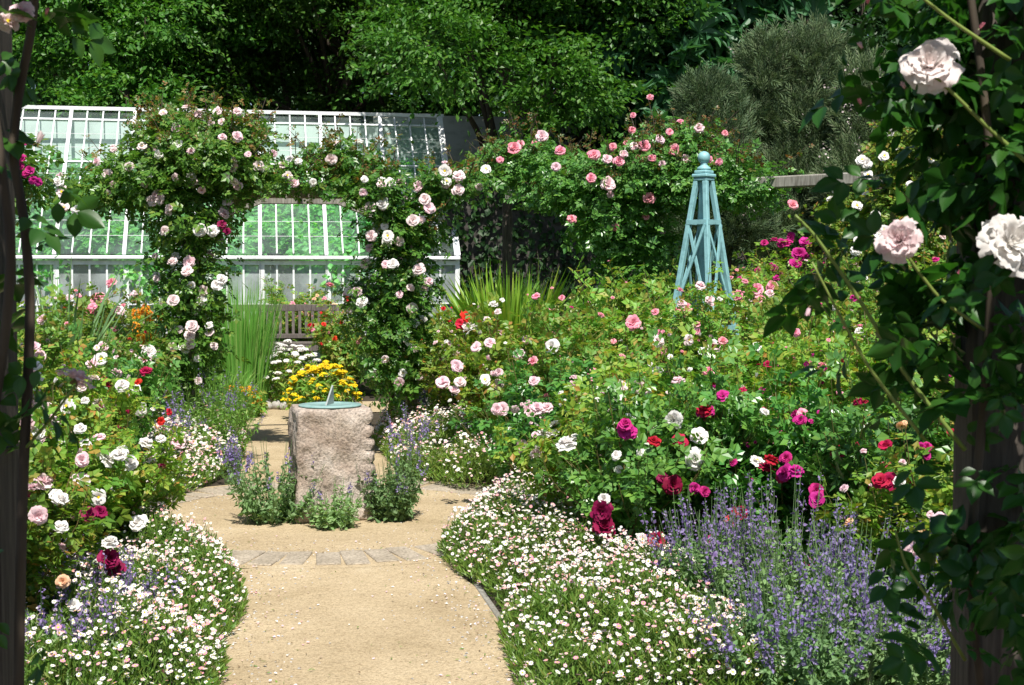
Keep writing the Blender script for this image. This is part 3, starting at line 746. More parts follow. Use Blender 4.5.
for a in [(465, 317, 'red', 12, None, 3), (471, 330, 'white', 14), (476, 347, 'palepink', 10), (490, 343, 'palepink', 11), (552, 346, 'white', 13), (527, 340, 'palepink', 9),
          (519, 354, 'palepink', 12), (533, 361, 'pink', 11), (457, 366, 'palepink', 11, None, 2), (443, 382, 'palepink', 12, None, 2), (485, 380, 'white', 11), (502, 409, 'palepink', 13, None, 2),
          (460, 382, 'blush', 11), (534, 381, 'palepink', 10), (633, 323, 'pink', 14), (662, 350, 'pink', 10), (590, 374, 'pink', 13), (658, 371, 'white', 11), (678, 381, 'palepink', 13),
          (638, 387, 'blush', 13, None, 2), (709, 371, 'pink', 11, None, 2), (705, 352, 'white', 13, None, 2), (715, 347, 'palepink', 11), (618, 408, 'white', 15, None, 2), (529, 406, 'palepink', 11),
          (537, 408, 'palepink', 12), (547, 408, 'palepink', 12), (530, 413, 'palepink', 11), (554, 424, 'white', 12, None, 2), (544, 434, 'white', 12), (566, 444, 'white', 20, 'double'), (537, 453, 'blush', 14),
          (522, 446, 'palepink', 13), (628, 433, 'magenta', 16, None, 3), (654, 441, 'crimson', 13), (682, 443, 'crimson', 15, None, 2), (674, 420, 'white', 18), (699, 436, 'white', 16), (694, 460, 'white', 19, 'double'),
          (709, 411, 'magenta', 12, None, 3), (673, 485, 'maroon', 17, None, 2), (695, 488, 'magenta', 11, None, 2), (616, 455, 'white', 10), (690, 340, 'pink', 9, None, 2), (562, 298, 'pink', 6), (552, 308, 'pink', 6),
          (601, 315, 'pink', 6), (655, 312, 'pink', 7), (677, 310, 'pink', 6), (604, 527, 'maroon', 22, 'pompom'), (602, 511, 'maroon', 20, 'pompom'), (604, 499, 'white', 11), (657, 540, 'crimson', 17),
          (685, 555, 'white', 16, None, 2), (663, 568, 'white', 14, None, 2), (650, 580, 'white', 12), (642, 539, 'white', 10), (731, 522, 'red', 12), (741, 513, 'crimson', 13), (713, 542, 'magenta', 14), (735, 512, 'crimson', 9),
          (739, 294, 'pink', 11, None, 2), (757, 289, 'pink', 12), (772, 286, 'pink', 11), (760, 299, 'pink', 10), (802, 413, 'pink', 10), (757, 461, 'white', 16), (766, 468, 'crimson', 15, None, 2), (785, 473, 'magenta', 15, None, 2),
          (796, 471, 'magenta', 14), (782, 476, 'crimson', 15), (816, 490, 'magenta', 14, None, 2), (881, 481, 'crimson', 17, None, 2), (899, 482, 'white', 12), (927, 447, 'magenta', 10, None, 3), (822, 366, 'pink', 8),
          (757, 347, 'white', 9), (855, 298, 'magenta', 9), (800, 254, 'magenta', 12, None, 4), (786, 243, 'magenta', 11, None, 3), (774, 268, 'magenta', 8), (812, 257, 'magenta', 8), (723, 341, 'pink', 9), (809, 563, 'magenta', 10),
          (918, 551, 'palepink', 22, 'double'), (888, 595, 'apricot', 13, 'bud'), (940, 521, 'palepink', 16), (774, 540, 'white', 9), (731, 562, 'white', 11), (671, 230, 'magenta', 11, None, 3), (680, 290, 'pink', 7), (860, 326, 'pink', 6), (840, 392, 'pink', 6),
          (99, 300, 'pink', 14, None, 4), (119, 311, 'palepink', 10), (137, 299, 'pink', 8), (83, 349, 'crimson', 9), (102, 347, 'palepink', 10), (101, 359, 'white', 13), (92, 364, 'palepink', 11), (40, 356, 'palepink', 11, None, 2),
          (37, 378, 'white', 13, None, 2), (116, 373, 'palepink', 10), (149, 352, 'white', 13), (145, 359, 'palepink', 12), (146, 371, 'crimson', 11), (111, 384, 'crimson', 10), (138, 382, 'red', 7), (141, 410, 'white', 13),
          (132, 396, 'palepink', 10), (169, 412, 'red', 7), (161, 421, 'red', 8), (178, 443, 'palepink', 13, 'pompom'), (30, 408, 'palepink', 16), (47, 415, 'palepink', 16, None, 2), (67, 406, 'white', 16, None, 2),
          (42, 438, 'palepink', 13), (99, 438, 'palepink', 12), (80, 428, 'white', 12, None, 2), (146, 443, 'white', 12, None, 2), (22, 491, 'maroon', 18, None, 2), (43, 482, 'palepink', 18, None, 2), (80, 480, 'palepink', 18, None, 2),
          (106, 458, 'white', 16, None, 2), (98, 497, 'white', 17, None, 2), (60, 499, 'white', 15, None, 2), (89, 514, 'maroon', 17, None, 2), (115, 568, 'maroon', 19, None, 2), (126, 580, 'magenta', 10), (138, 523, 'white', 16),
          (130, 463, 'white', 15), (61, 527, 'white', 13), (110, 542, 'white', 14), (63, 581, 'apricot', 13), (74, 605, 'white', 12), (330, 285, 'pink', 8), (12, 440, 'palepink', 14)]:
    pin(*a)

# ------------------------------------------------------------------ daisies and low cover
DAISY_P = []
for k in range(9):
    a = k * 2 * math.pi / 9; b = .27
    DAISY_P.append(T([(.10 * math.cos(a - .3), .10 * math.sin(a - .3), 0), (.5 * math.cos(a - b), .5 * math.sin(a - b), .04), (.54 * math.cos(a), .54 * math.sin(a), .03), (.5 * math.cos(a + b), .5 * math.sin(a + b), .04), (.10 * math.cos(a + .3), .10 * math.sin(a + .3), 0)], [(0, 1, 2, 3, 4)], False, 1))
# one connected ring so each flower has one colour
DV = [(0, 0, 0)]; DF = []
for k in range(16):
    a = k * math.pi / 8; rr = .52 if k % 2 == 0 else .40
    DV.append((rr * math.cos(a), rr * math.sin(a), .05))
DF = [(0, k + 1, (k + 1) % 16 + 1) for k in range(16)]
DAISY = merge([T(DV, DF, False, 1), T([(.17 * math.cos(a), .17 * math.sin(a), .045) for a in np.arange(6) * 1.047] + [(0, 0, .12)], [(i, (i + 1) % 6, 6) for i in range(6)], False, 2)])

def inpoly(P, poly):
    x, y = P[:, 0], P[:, 1]; ins = np.zeros(len(P), bool); n = len(poly)
    for i in range(n):
        x0, y0 = poly[i]; x1, y1 = poly[(i + 1) % n]
        c = ((y0 > y) != (y1 > y)) & (x < (x1 - x0) * (y - y0) / (y1 - y0 + 1e-12) + x0); ins ^= c
    return ins
def edge_dist(P, poly):
    d = np.full(len(P), 9e9); n = len(poly)
    for i in range(n):
        a = np.array(poly[i]); b = np.array(poly[(i + 1) % n]); ab = b - a
        t = (((P - a) @ ab) / (ab @ ab)).clip(0, 1); d = np.minimum(d, np.linalg.norm(P - a - t[:, None] * ab, axis=1))
    return d
def scatter(poly, n, g):
    poly = np.array(poly); lo, hi = poly.min(0), poly.max(0); out = []
    while sum(map(len, out)) < n:
        p = lo + (hi - lo) * g.random((n * 2, 2)); out.append(p[inpoly(p, poly)])
    return np.concatenate(out)[:n]
def area(poly):
    p = np.array(poly); x, y = p[:, 0], p[:, 1]; return abs(np.dot(x, np.roll(y, 1)) - np.dot(y, np.roll(x, 1))) / 2
def hfield(P, hm, ph):
    return hm * (.72 + .10 * np.sin(P[:, 0] * 23 + P[:, 1] * 6 + ph) * np.sin(P[:, 1] * 19 - ph) + .20 * np.sin(P[:, 0] * 5.1 + ph) * np.sin(P[:, 1] * 4.3 + ph * 2) + .14 * np.sin(P[:, 0] * 11 + 3 * ph + P[:, 1] * 9))
def daisy_mat(poly, hm, seed, label, fl=1350, lv=12500, fs=.0185, pinkish=False):
    g = np.random.default_rng(seed); A = area(poly)
    gm = G()
    P = scatter(poly, int(A * lv), g); d = edge_dist(P, poly)
    top = hfield(P, hm, seed) * (1 - np.exp(-(d + .02) / .12))
    z = top * (.15 + .9 * np.sqrt(g.random(len(P))))
    pos = np.column_stack([P, z]); out = nrm(np.column_stack([rnd(len(P), .7, g)[:, :2], np.full(len(P), .75)]))
    gm.inst(leaf_quad(.2), pos, frame(out, rnd(len(P), 1, g)), .040 * (1 + g.normal(size=len(P)) * .3).clip(.4, 2))
    nf = int(A * fl); Q = scatter(poly, nf * 2, g)
    dens = np.sin(Q[:, 0] * 3.3 + seed) * np.sin(Q[:, 1] * 2.9 + seed) + np.sin(Q[:, 0] * 8 + 2 * Q[:, 1] * 4)*.6 + g.normal(size=len(Q)) * 1.5 + .5 * np.sin(Q[:, 0] * 17 + 1.7 * np.sin(Q[:, 1] * 13)) * np.sin(Q[:, 1] * 15 + Q[:, 0] * 3)
    Q = Q[np.argsort(-dens)][:nf]
    d = edge_dist(Q, poly); zt = hfield(Q, hm, seed) * (1 - np.exp(-(d + .02) / .12)) + g.uniform(-.05, .09, nf)
    fp = np.column_stack([Q, zt + .01])
    nn = nrm(np.array([0, -.35, .9]) + rnd(nf, .33, g))
    s = fs * (1 + g.normal(size=nf) * .2).clip(.55, 1.5)
    gm.inst(DAISY, fp, frame(np.cross(nn, rnd(nf, 1, g)), nn), s)
    st = np.stack([fp - np.array([0, 0, .10]) + rnd(nf, .02, g), fp], 1); tubes(gm, st, np.full((nf, 2), .0011), 3, 0)
    o = gm.build('daisy_groundcover', [M['daisy_leaf'], M['daisy_white'], M['yellow']])
    tag(o, label, 'daisies', None, 'stuff')
daisy_mat([(.06, 5.0), (-.02, 5.7), (-.05, 6.1), (-.02, 6.5), (-.14, 7.0), (-.30, 7.4), (-.42, 7.9), (-.34, 8.5), (-.25, 9.1), (.12, 9.6), (.55, 9.4), (.75, 8.4), (.85, 7.4), (.95, 6.6), (1.05, 5.9), (1.1, 5.0)], .30, 1,
          'white and pink daisies spilling over the right path edge in front')
daisy_mat([(-1.10, 5.0), (-1.16, 5.6), (-1.24, 5.9), (-1.25, 6.5), (-1.42, 7.2), (-1.62, 7.8), (-2.0, 8.1), (-2.3, 7.8), (-2.25, 6.8), (-2.15, 6.0), (-2.1, 5.0)], .30, 2,
          'white and pink daisies spilling over the left path edge in front')
daisy_mat([(-2.75, 9.55), (-2.40, 9.8), (-2.30, 10.5), (-2.26, 11.4), (-2.38, 12.4), (-2.55, 13.4), (-3.0, 13.9), (-3.6, 13.3), (-3.8, 11.6), (-3.4, 10.2), (-3.0, 9.6)], .40, 3,
          'dense white daisies on the far left side of the gravel circle', fl=1300, fs=.026)
daisy_mat([(-.72, 10.75), (-.95, 11.4), (-1.12, 12.2), (-1.32, 13.2), (-1.3, 14.3), (-.5, 14.3), (.1, 13.2), (.3, 12.0), (.35, 10.9), (.1, 10.2), (-.35, 10.2)], .46, 4,
          'white daisies behind the plinth on the far right of the gravel circle', fl=1000, fs=.025)

def cover(poly, hm, seed, label, lv=1500, size=.07, mat='undergrowth_leaf'):
    g = np.random.default_rng(seed); A = area(poly); n = int(A * lv)
    P = scatter(poly, n, g); z = hfield(P, hm, seed) * (.1 + .9 * np.sqrt(g.random(n)))
    out = nrm(np.column_stack([rnd(n, .9, g)[:, :2], np.full(n, .5)]))
    zz = np.array([ground_z(y) for y in P[:, 1]])
    gm = G(); gm.inst(leaf_simple(.6), np.column_stack([P, z + zz]), leaf_frames(P, out, g, .8, .5), size * (1 + g.normal(size=n) * .3).clip(.5, 2))
    tag(gm.build('undergrowth', M[mat]), label, 'undergrowth', None, 'stuff')
cover([(1.4, 6.6), (.9, 7.2), (.6, 9.5), (.3, 11), (.2, 14), (.2, 17), (6, 17), (6, 6.6)], .42, 11, 'low leafy undergrowth beneath the roses of the right bed', 1100)
cover([(-2.4, 6.8), (-2.4, 8), (-3.2, 10), (-3.3, 13.4), (-2.8, 15.4), (-7, 16), (-6, 6.8)], .38, 12, 'low leafy undergrowth beneath the roses of the left bed', 1100)
cover([(-9, 18.4), (-9, 22.9), (-3.6, 22.9), (-3.6, 18.4)], .55, 13, 'green border plants below the greenhouse windows left of the bench', 500, .09)
cover([(-2.5, 18.0), (-2.6, 22.8), (4, 23.2), (4, 18.0)], .6, 14, 'green border plants right of the bench before the dark wall', 500, .09)

# ------------------------------------------------------------------ spiky herbs
FLORET = merge([T([(0, 0, 0), (.35, .25, .5), (0, .6, 1), (-.35, .25, .5)], [(0, 1, 2, 3)], False, 0)])
def herb(name, label, cat, x, y, h, r, n, seed, leaf='grey_leaf', flower='lavender', spike=.34, fsz=.014, lsz=.035, wd=.5, group=None, z=0.0, open_=.8, fl=26, leaves=26, flower_frac=1.0):
    g = np.random.default_rng(seed)
    o = thing(name, label, cat, (x, y, z), 0, group)
    az = g.uniform(0, 6.28, n); lean = np.sqrt(g.random(n)) * r; hh = h * np.sqrt(1 - .45 * (lean / r) ** 2) * g.uniform(.58, 1.12, n)
    base = np.stack([lean * .35 * np.cos(az), lean * .35 * np.sin(az), np.zeros(n)], 1) + np.column_stack([rnd(n, .03, g)[:, :2], np.zeros(n)])
    tip = np.stack([lean * np.cos(az), lean * np.sin(az), hh], 1); mid = base + (tip - base) * np.array([.65, .65, .45])
    m = 6; t = np.linspace(0, 1, m)
    P = ((1 - t)[None, :, None] ** 2) * base[:, None] + 2 * ((1 - t) * t)[None, :, None] * mid[:, None] + (t ** 2)[None, :, None] * tip[:, None]
    gm = G(); tubes(gm, P, np.broadcast_to(np.linspace(.0028, .0014, m), (n, m)), 3, 0)
    k = leaves; tt = g.uniform(.08, 1 - spike * .9, (n, k)); ii = np.repeat(np.arange(n), k); tq = tt.ravel()
    q = ((1 - tq) ** 2)[:, None] * base[ii] + (2 * (1 - tq) * tq)[:, None] * mid[ii] + (tq ** 2)[:, None] * tip[ii]
    out = nrm(rnd(len(q), 1, g) + np.array([0, 0, .35]))
    gm.inst(leaf_quad(wd), q, leaf_frames(q, out, g, .6, .5, .1), lsz * (1.15 - .5 * tq) * (1 + g.normal(size=len(q)) * .25).clip(.5, 1.6))
    gm.build('foliage', M[leaf], o)
    if flower:
        gf = G(); sel = np.where(g.random(n) < flower_frac)[0]
        k = fl; ii = np.repeat(sel, k); wh = np.repeat(np.arange(k) // 5, 1); 
        tq = 1 - spike + spike * ((np.tile(wh, len(sel)) + .5) / (k / 5)) + g.normal(size=len(ii)) * .012
        q = ((1 - tq) ** 2)[:, None] * base[ii] + (2 * (1 - tq) * tq)[:, None] * mid[ii] + (tq ** 2)[:, None] * tip[ii]
        out = nrm(rnd(len(q), 1, g) * np.array([1, 1, .4]) + np.array([0, 0, .25])); q = q + out * fsz * .5
        gf.inst(FLORET, q, frame(out, rnd(len(q), 1, g)), fsz * (1.5 - .7 * (tq - 1 + spike) / spike) * (1 + g.normal(size=len(q)) * .2).clip(.5, 1.5))
        f = gf.build('flower_spikes', M[flower], o); f['kind'] = 'stuff'
    return o
CG = 'catmint clumps in front of the right rose bed'
for i, (px, Y, h, r, lab) in enumerate([(775, 6.15, .70, .42, 'tall purple catmint clump beneath the crimson roses'),
        (715, 6.4, .60, .34, 'purple catmint clump at the edge of the right daisies'),
        (850, 5.75, .62, .42, 'purple catmint clump left of the near right post'),
        (790, 5.25, .48, .40, 'low catmint clump at the bottom of the picture, mostly grey-green leaves'),
        (905, 5.3, .50, .36, 'catmint clump with dark purple spikes in the shade of the near right post'),
        (920, 6.5, .66, .36, 'catmint clump beside pale pink roses just left of the near right post')]):
    herb('catmint', lab, 'catmint', PX(px, Y), Y, h, r, 135, 40 + i, group=CG, spike=.36, fl=30, fsz=.014, flower_frac=.42, leaves=46, lsz=.034)
# around the plinth
PG = 'catmint clumps around the granite plinth'
herb('catmint', 'upright catmint with lilac spikes at the left foot of the granite block', 'catmint', PX(272, 8.98), 8.98, .52, .36, 70, 60, group=PG, spike=.20, fl=20, flower_frac=.22, fsz=.012, lsz=.045)
herb('catmint', 'small leafy catmint right in front of the granite block', 'catmint', PX(333, 8.8), 8.80, .30, .20, 36, 61, group=PG, spike=.2, flower_frac=.06, lsz=.04)
herb('catmint', 'leafy catmint at the right foot of the granite block', 'catmint', PX(392, 9.1), 9.10, .46, .26, 75, 62, group=PG, spike=.2, fl=20, flower_frac=.10, fsz=.012, lsz=.045)
herb('lavender', 'grey lavender clump with loose stems at the foot of the arch rose', 'lavender', PX(205, 12.0), 12.0, .80, .50, 260, 63, leaf='reed_leaf', spike=.12, lsz=.06, wd=.16, fl=12, fsz=.012, flower_frac=.3)
herb('lavender', 'lavender bush with purple spikes between arch post and right daisies', 'lavender', PX(425, 13.4), 13.4, .72, .42, 150, 64, spike=.22, lsz=.05, wd=.25, fl=16, fsz=.014, flower_frac=.6)
LG = 'purple sage clumps in the near left daisies'
for i, (px, Y, h, lab) in enumerate([(45, 6.3, .52, 'purple sage spikes beside the near left post'), (88, 5.9, .46, 'purple sage spikes amid the near left daisies'), (130, 6.1, .40, 'thin sage spikes nearest the path in the left daisies'), (105, 5.45, .38, 'purple sage at the bottom left of the picture'), (40, 5.5, .42, 'grey-leaved sage at the bottom left corner by the post')]):
    herb('sage', lab, 'sage', PX(px, Y), Y, h, .22, 20, 70 + i, group=LG, spike=.42, fl=30, fsz=.013, leaves=18)
herb('sage', 'lilac sage spikes standing in the far left daisies by the gravel', 'sage', PX(232, 10.6), 10.6, .42, .14, 14, 76, spike=.45, fl=40, fsz=.018, leaves=10)
herb('sage', 'lilac sage spikes standing in the far right daisies beside the plinth', 'sage', PX(410, 11.0), 11.0, .55, .30, 26, 77, spike=.3, fl=25, fsz=.014, leaves=10)
herb('meadow_herb', 'thin lilac flower stems in the left bed beside the arch', 'flowering herb', PX(165, 11.0), 11.0, .72, .3, 40, 78, spike=.3, fl=25, fsz=.016)

# ------------------------------------------------------------------ blades, yarrow, lilies
def blades(name, label, cat, x, y, h, r, n, seed, wd, mat, z=0.0, lean=.5, curve=.5, part='leaves'):
    g = np.random.default_rng(seed); o = thing(name, label, cat, (x, y, z))
    az = g.uniform(0, 6.28, n); b = np.sqrt(g.random(n)) * r
    d = np.stack([np.cos(az), np.sin(az), np.zeros(n)], 1)
    base = d * b[:, None]; L = h * g.uniform(.5, 1.05, n); ln = lean * g.random(n) ** .8
    m = 6; t = np.linspace(0, 1, m)
    P = base[:, None] + d[:, None] * (ln[:, None] * L[:, None] * (t[None] * (1 - curve) + curve * t[None] ** 2.5))[..., None]
    P[:, :, 2] += L[:, None] * (t[None] - .18 * ln[:, None] * t[None] ** 3 * 2)
    side = nrm(np.cross(d, rnd(n, .3, g) + np.array([0, 0, 1.])) + rnd(n, .5, g)); wv = wd * np.array([.75, 1, 1, .85, .55, .04])
    A = P - side[:, None] * wv[None, :, None] / 2; B_ = P + side[:, None] * wv[None, :, None] / 2
    V = np.stack([A, B_], 2).reshape(n, -1, 3)
    fq = np.array([(2 * i, 2 * i + 1, 2 * i + 3, 2 * i + 2) for i in range(m - 1)])
    gm = G(); gm.add(V.reshape(-1, 3), (fq[None] + (np.arange(n) * 2 * m)[:, None, None]).reshape(-1, 4), 0, True)
    gm.build(part, M[mat], o); return o, P[:, -1]
blades('sword_leaf_plant', 'bright green sword-leaved clump right of the greenhouse corner', 'sword-leaf plant', PX(510, 14.6), 14.2, 1.74, .32, 800, 80, .06, 'blade_leaf', lean=.5, curve=.6)
blades('reed_grass', 'tall upright reed grass hiding the left end of the bench', 'ornamental grass', PX(240, 16.6), 16.6, 1.60, .30, 1200, 81, .012, 'reed_leaf', lean=.24, curve=.3)
blades('feather_grass', 'low tuft of green grass at the gravel edge before the reed grass', 'ornamental grass', PX(215, 15.6), 15.6, .62, .35, 500, 82, .010, 'reed_leaf', lean=.6, curve=.5)
blades('arching_plant', 'grey-green plant with long arching leaves under the greenhouse left end', 'arching plant', PX(62, 11.2), 11.2, 1.85, .22, 90, 83, .04, 'grey_leaf', lean=.55, curve=.8)

def heads(o, tips, sz, mat, seed, flat=.35, n=14, name='flower_head'):
    """one shared flat flower head, copied per stem tip"""
    g = np.random.default_rng(seed); q = nrm(rnd(60, 1, g)) * np.array([.5, .5, flat * .5]); q = q[q[:, 2] > -.05]
    gm = G(); tp = T([(.09 * math.cos(a), .09 * math.sin(a), 0) for a in np.arange(5) * 1.257] + [(0, 0, .07)], [(i, (i + 1) % 5, 5) for i in range(5)])
    nn = nrm(q * np.array([.6, .6, 1]) + np.array([0, 0, .5])); gm.inst(tp, q, frame(np.cross(nn, rnd(len(q), 1, g)), nn), np.full(len(q), 1.5))
    lathe(gm, [(.04, -.12), (.3, -.03), (.42, .02), (.3, .12 * flat * 3), (.02, .16 * flat * 3)], 10)
    me = gm.mesh(name, M[mat])
    for p in tips:
        c = link(name, me, o, tuple(p)); s = sz * random.uniform(.7, 1.2); c.scale = (s, s, s); c.rotation_euler = (random.uniform(-.3, .1), random.uniform(-.25, .25), random.uniform(0, 6))
def mound(name, label, cat, px, Y, h, r, nst, colour, seed, sz, leaf='rose_leaf_light', z=0.0, flat=.35, nleaf=1600):
    g = np.random.default_rng(seed); o = thing(name, label, cat, (PX(px, Y), Y, z))
    G_, _, _ = mass([(0, 0, h * .42, r * .95, r * .8, h * .48)], nleaf // 4, 4, leaf_simple(.35), .075, g, .05, (.2, 1.0), .7, .5)
    az = g.uniform(0, 6.28, nst); rr = np.sqrt(g.random(nst)) * r
    tips = np.stack([rr * np.cos(az), rr * np.sin(az) * .8, h * np.sqrt(1 - .88 * (rr / r) ** 2) * g.uniform(.9, 1.06, nst)], 1)
    st = np.stack([tips * np.array([.4, .4, .1]), tips * np.array([.8, .8, .6]), tips], 1); tubes(G_, st, np.full((nst, 3), .003), 3)
    G_.build('foliage', M[leaf], o); heads(o, tips, sz, colour, seed, flat); return o
mound('yarrow', 'mound of bright yellow flat-headed yarrow behind the sundial', 'yarrow', 322, 15.4, .62, .42, 100, 'yellow', 90, .08, flat=.6)
mound('yarrow', 'white flat-headed yarrow in front of the bench', 'yarrow', 284, 16.9, .78, .55, 100, 'white', 91, .085)
mound('sedum', 'low plant with orange red flower heads at the far gravel edge', 'sedum', 238, 15.7, .36, .28, 26, 'orange', 92, .07, flat=.5)
def torch():
    o = thing('torch_lily', 'clump of orange torch flowers in the left bed before the arch', 'torch lily', (PX(148, 13.6), 13.6, 0))
    g = np.random.default_rng(95); n = 9
    tips = np.column_stack([g.uniform(-.22, .22, n), g.uniform(-.2, .2, n), g.uniform(1.0, 1.32, n)])
    st = np.stack([tips * np.array([.6, .6, 0]), tips * np.array([.9, .9, .5]), tips], 1); gm = G(); tubes(gm, st, np.full((n, 3), .007), 5)
    P = np.column_stack([rnd(160, .14, g)[:, :2], np.zeros(160)]); d = nrm(np.column_stack([rnd(160, .4, g)[:, :2], np.ones(160)]))
    gm.inst(leaf_quad(.05), P, frame(d, rnd(160, 1, g)), g.uniform(.5, .9, 160)); gm.build('foliage', M['reed_leaf'], o)
    for p in tips:
        f = G(); k = 70; a = g.uniform(0, 6.28, k); zz = g.uniform(-.11, .05, k); rr = .035 * np.sqrt(np.clip(1 - ((zz + .03) / .09) ** 2, .05, 1))
        q = np.column_stack([rr * np.cos(a), rr * np.sin(a), zz]); dd = nrm(np.column_stack([np.cos(a), np.sin(a), -.8 * np.ones(k)]))
        f.inst(leaf_quad(.35), q * .6, frame(dd, rnd(k, 1, g)), np.full(k, .04)); f.build('flower_head', M['orange'], o, tuple(p))
torch()
# edging stones
STONE_G = 'rounded stones edging the far bed'
bm = bmesh.new(); bmesh.ops.create_icosphere(bm, subdivisions=3, radius=.5)
from mathutils import noise as mnoise
for v in bm.verts: v.co *= 1 + .22 * mnoise.noise(v.co * 2.1) ; v.co.z *= .8
stone_me = bpy.data.meshes.new('edging_stone'); bm.to_mesh(stone_me); bm.free(); stone_me.materials.append(M['cobble'])
for f in stone_me.polygons: f.use_smooth = True
for i, px in enumerate([233, 241, 249, 258, 266, 275, 283]):
    o = link('edging_stone', stone_me, None, (PX(px, 16.55), 16.55 + .03 * (i % 3), .05)); s = .11 + .03 * ((i * 7) % 3) / 2
    o.scale = (s, s * .9, s * 1.1); o.rotation_euler = (0, 0, i * 1.7)
    tag(o, 'pale rounded stone in the row edging the bed below the reed grass', 'stone', STONE_G)

# ------------------------------------------------------------------ bench
def bench():
    Y = 20.6; W = 1.5; z0 = ground_z(Y)
    o = thing('garden_bench', 'weathered grey slatted wooden bench below the greenhouse', 'bench', (PX(287, Y), Y, z0), GA)
    wd = M['bench_wood']
    for s in (-1, 1):
        g = G(); bar(g, (s * W / 2, .24, 0), (s * W / 2, .24, .42), .06, .07, bevel=.006); bar(g, (s * W / 2, .24, .42), (s * W / 2, .32, .98), .06, .07, bevel=.006); g.build('leg', wd, o)
        g = G(); bar(g, (s * W / 2, -.26, 0), (s * W / 2, -.26, .62), .06, .07, bevel=.006); g.build('leg', wd, o)
        g = G(); bar(g, (s * W / 2, -.32, .64), (s * W / 2, .27, .66), .07, .035, bevel=.006); g.build('armrest', wd, o)
    g = G()
    for y in (-.24, -.14, -.04, .06, .16): box(g, (0, y, .43), (W - .06, .075, .025), 0, None, .004)
    box(g, (0, -.27, .37), (W - .06, .03, .09), 0); g.build('seat', wd, o)
    g = G(); bar(g, (-W / 2, .31, .94), (W / 2, .31, .94), .035, .10, bevel=.006); bar(g, (-W / 2, .255, .52), (W / 2, .255, .52), .035, .07, bevel=.006)
    for x in np.linspace(-W / 2 + .08, W / 2 - .08, 15): bar(g, (x, .255, .54), (x, .305, .90), .042, .015)
    g.build('backrest', wd, o)
bench()

# ------------------------------------------------------------------ obelisk
def obelisk():
    Y = 12.0; X = PX(703, Y); H = 2.40; hb = .335; ht = .045
    o = thing('obelisk', 'pale blue-green wooden garden obelisk with ball finial among the roses', 'obelisk', (X, Y, 0), R(45 + 4))
    gp_ = M['green_paint']
    def hw(z): return hb + (ht - hb) * z / H
    for sx, sy in ((1, 1), (1, -1), (-1, 1), (-1, -1)):
        g = G(); bar(g, (sx * hb, sy * hb, 0), (sx * ht, sy * ht, H), .042, .042, up=(0, 1, 0), bevel=.004); g.build('leg', gp_, o)
    for z in (.45, 1.15, 2.05):
        k = hw(z) + .012; rails = G()
        for a, b in (((-k, -k), (k, -k)), ((k, -k), (k, k)), ((k, k), (-k, k)), ((-k, k), (-k, -k))): bar(rails, (*a, z), (*b, z), .028, .04)
        rails.build('rail', gp_, o)
    lat = G()
    for z0, z1 in ((1.17, 2.03), (.47, 1.13)):
        for fx in range(4):
            rt = Matrix.Rotation(fx * math.pi / 2, 3, 'Z')
            for s, dd in ((1, .026), (-1, .004)):
                a = Vector((-s * hw(z0), -hw(z0) - dd, z0)); b = Vector((s * hw(z1), -hw(z1) - dd, z1))
                bar(lat, rt @ a, rt @ b, .024, .014, up=tuple(rt @ Vector((0, -1, 0))))
    lat.build('lattice', gp_, o)
    cen = G(); bar(cen, (0, 0, 0), (0, 0, H), .05, .05); cen.build('core', gp_, o)
    cap = G(); box(cap, (0, 0, H + .015), (.135, .135, .03), 0, None, .008); box(cap, (0, 0, H + .045), (.155, .155, .03), 0, None, .008); box(cap, (0, 0, H + .075), (.125, .125, .03), 0, None, .008)
    cap.build('cap', gp_, o)
    f = G(); lathe(f, [(.0, 0), (.055, 0), (.060, .012), (.055, .026), (.034, .04), (.027, .055), (.034, .065)] + [(.054 * math.sin(a), .110 - .054 * math.cos(a)) for a in np.linspace(.55, 3.14, 14)], 28, c=(0, 0, H + .09))
    f.build('finial', gp_, o)
obelisk()

# ------------------------------------------------------------------ rose arches and pergola
def arch(loc, label, rz, W=1.92, D=1.0, zt=2.12, rise=.40, wood='old_wood'):
    o = thing('rose_arch', label, 'arch', loc, rz)
    wd = M[wood]
    for sx in (-1, 1):
        for y in (0, -D):
            g = G(); box(g, (sx * W / 2, y, zt / 2), (.10, .12, zt), 0, None, .006); g.build('post', wd, o)
    prof = [(-W / 2 - .12, zt - .10), (-W / 2 * .75, zt + .20), (-W / 2 * .38, zt + rise), (W / 2 * .38, zt + rise), (W / 2 * .75, zt + .20), (W / 2 + .12, zt - .10)]
    for y in (.02, -D - .02):
        g = G()
        for a, b in zip(prof[:-1], prof[1:]): bar(g, (a[0], y, a[1]), (b[0], y, b[1]), .05, .085, 0, bevel=.006)
        g.build('rib', wd, o)
    g = G()
    for t in np.linspace(.04, .96, 7):
        k = t * 5; i = min(4, int(k)); f = k - i; x = prof[i][0] * (1 - f) + prof[i + 1][0] * f; z = prof[i][1] * (1 - f) + prof[i + 1][1] * f + .075
        bar(g, (x, .14, z), (x, -D - .14, z), .05, .03)
    g.build('slats', wd, o)
    return o
AY = 12.6; AC = np.array([-2.03, AY])
arch((AC[0], AC[1] + .85, 0), 'weathered wooden rose arch over the path beyond the plinth', GA, zt=1.98, rise=.34)

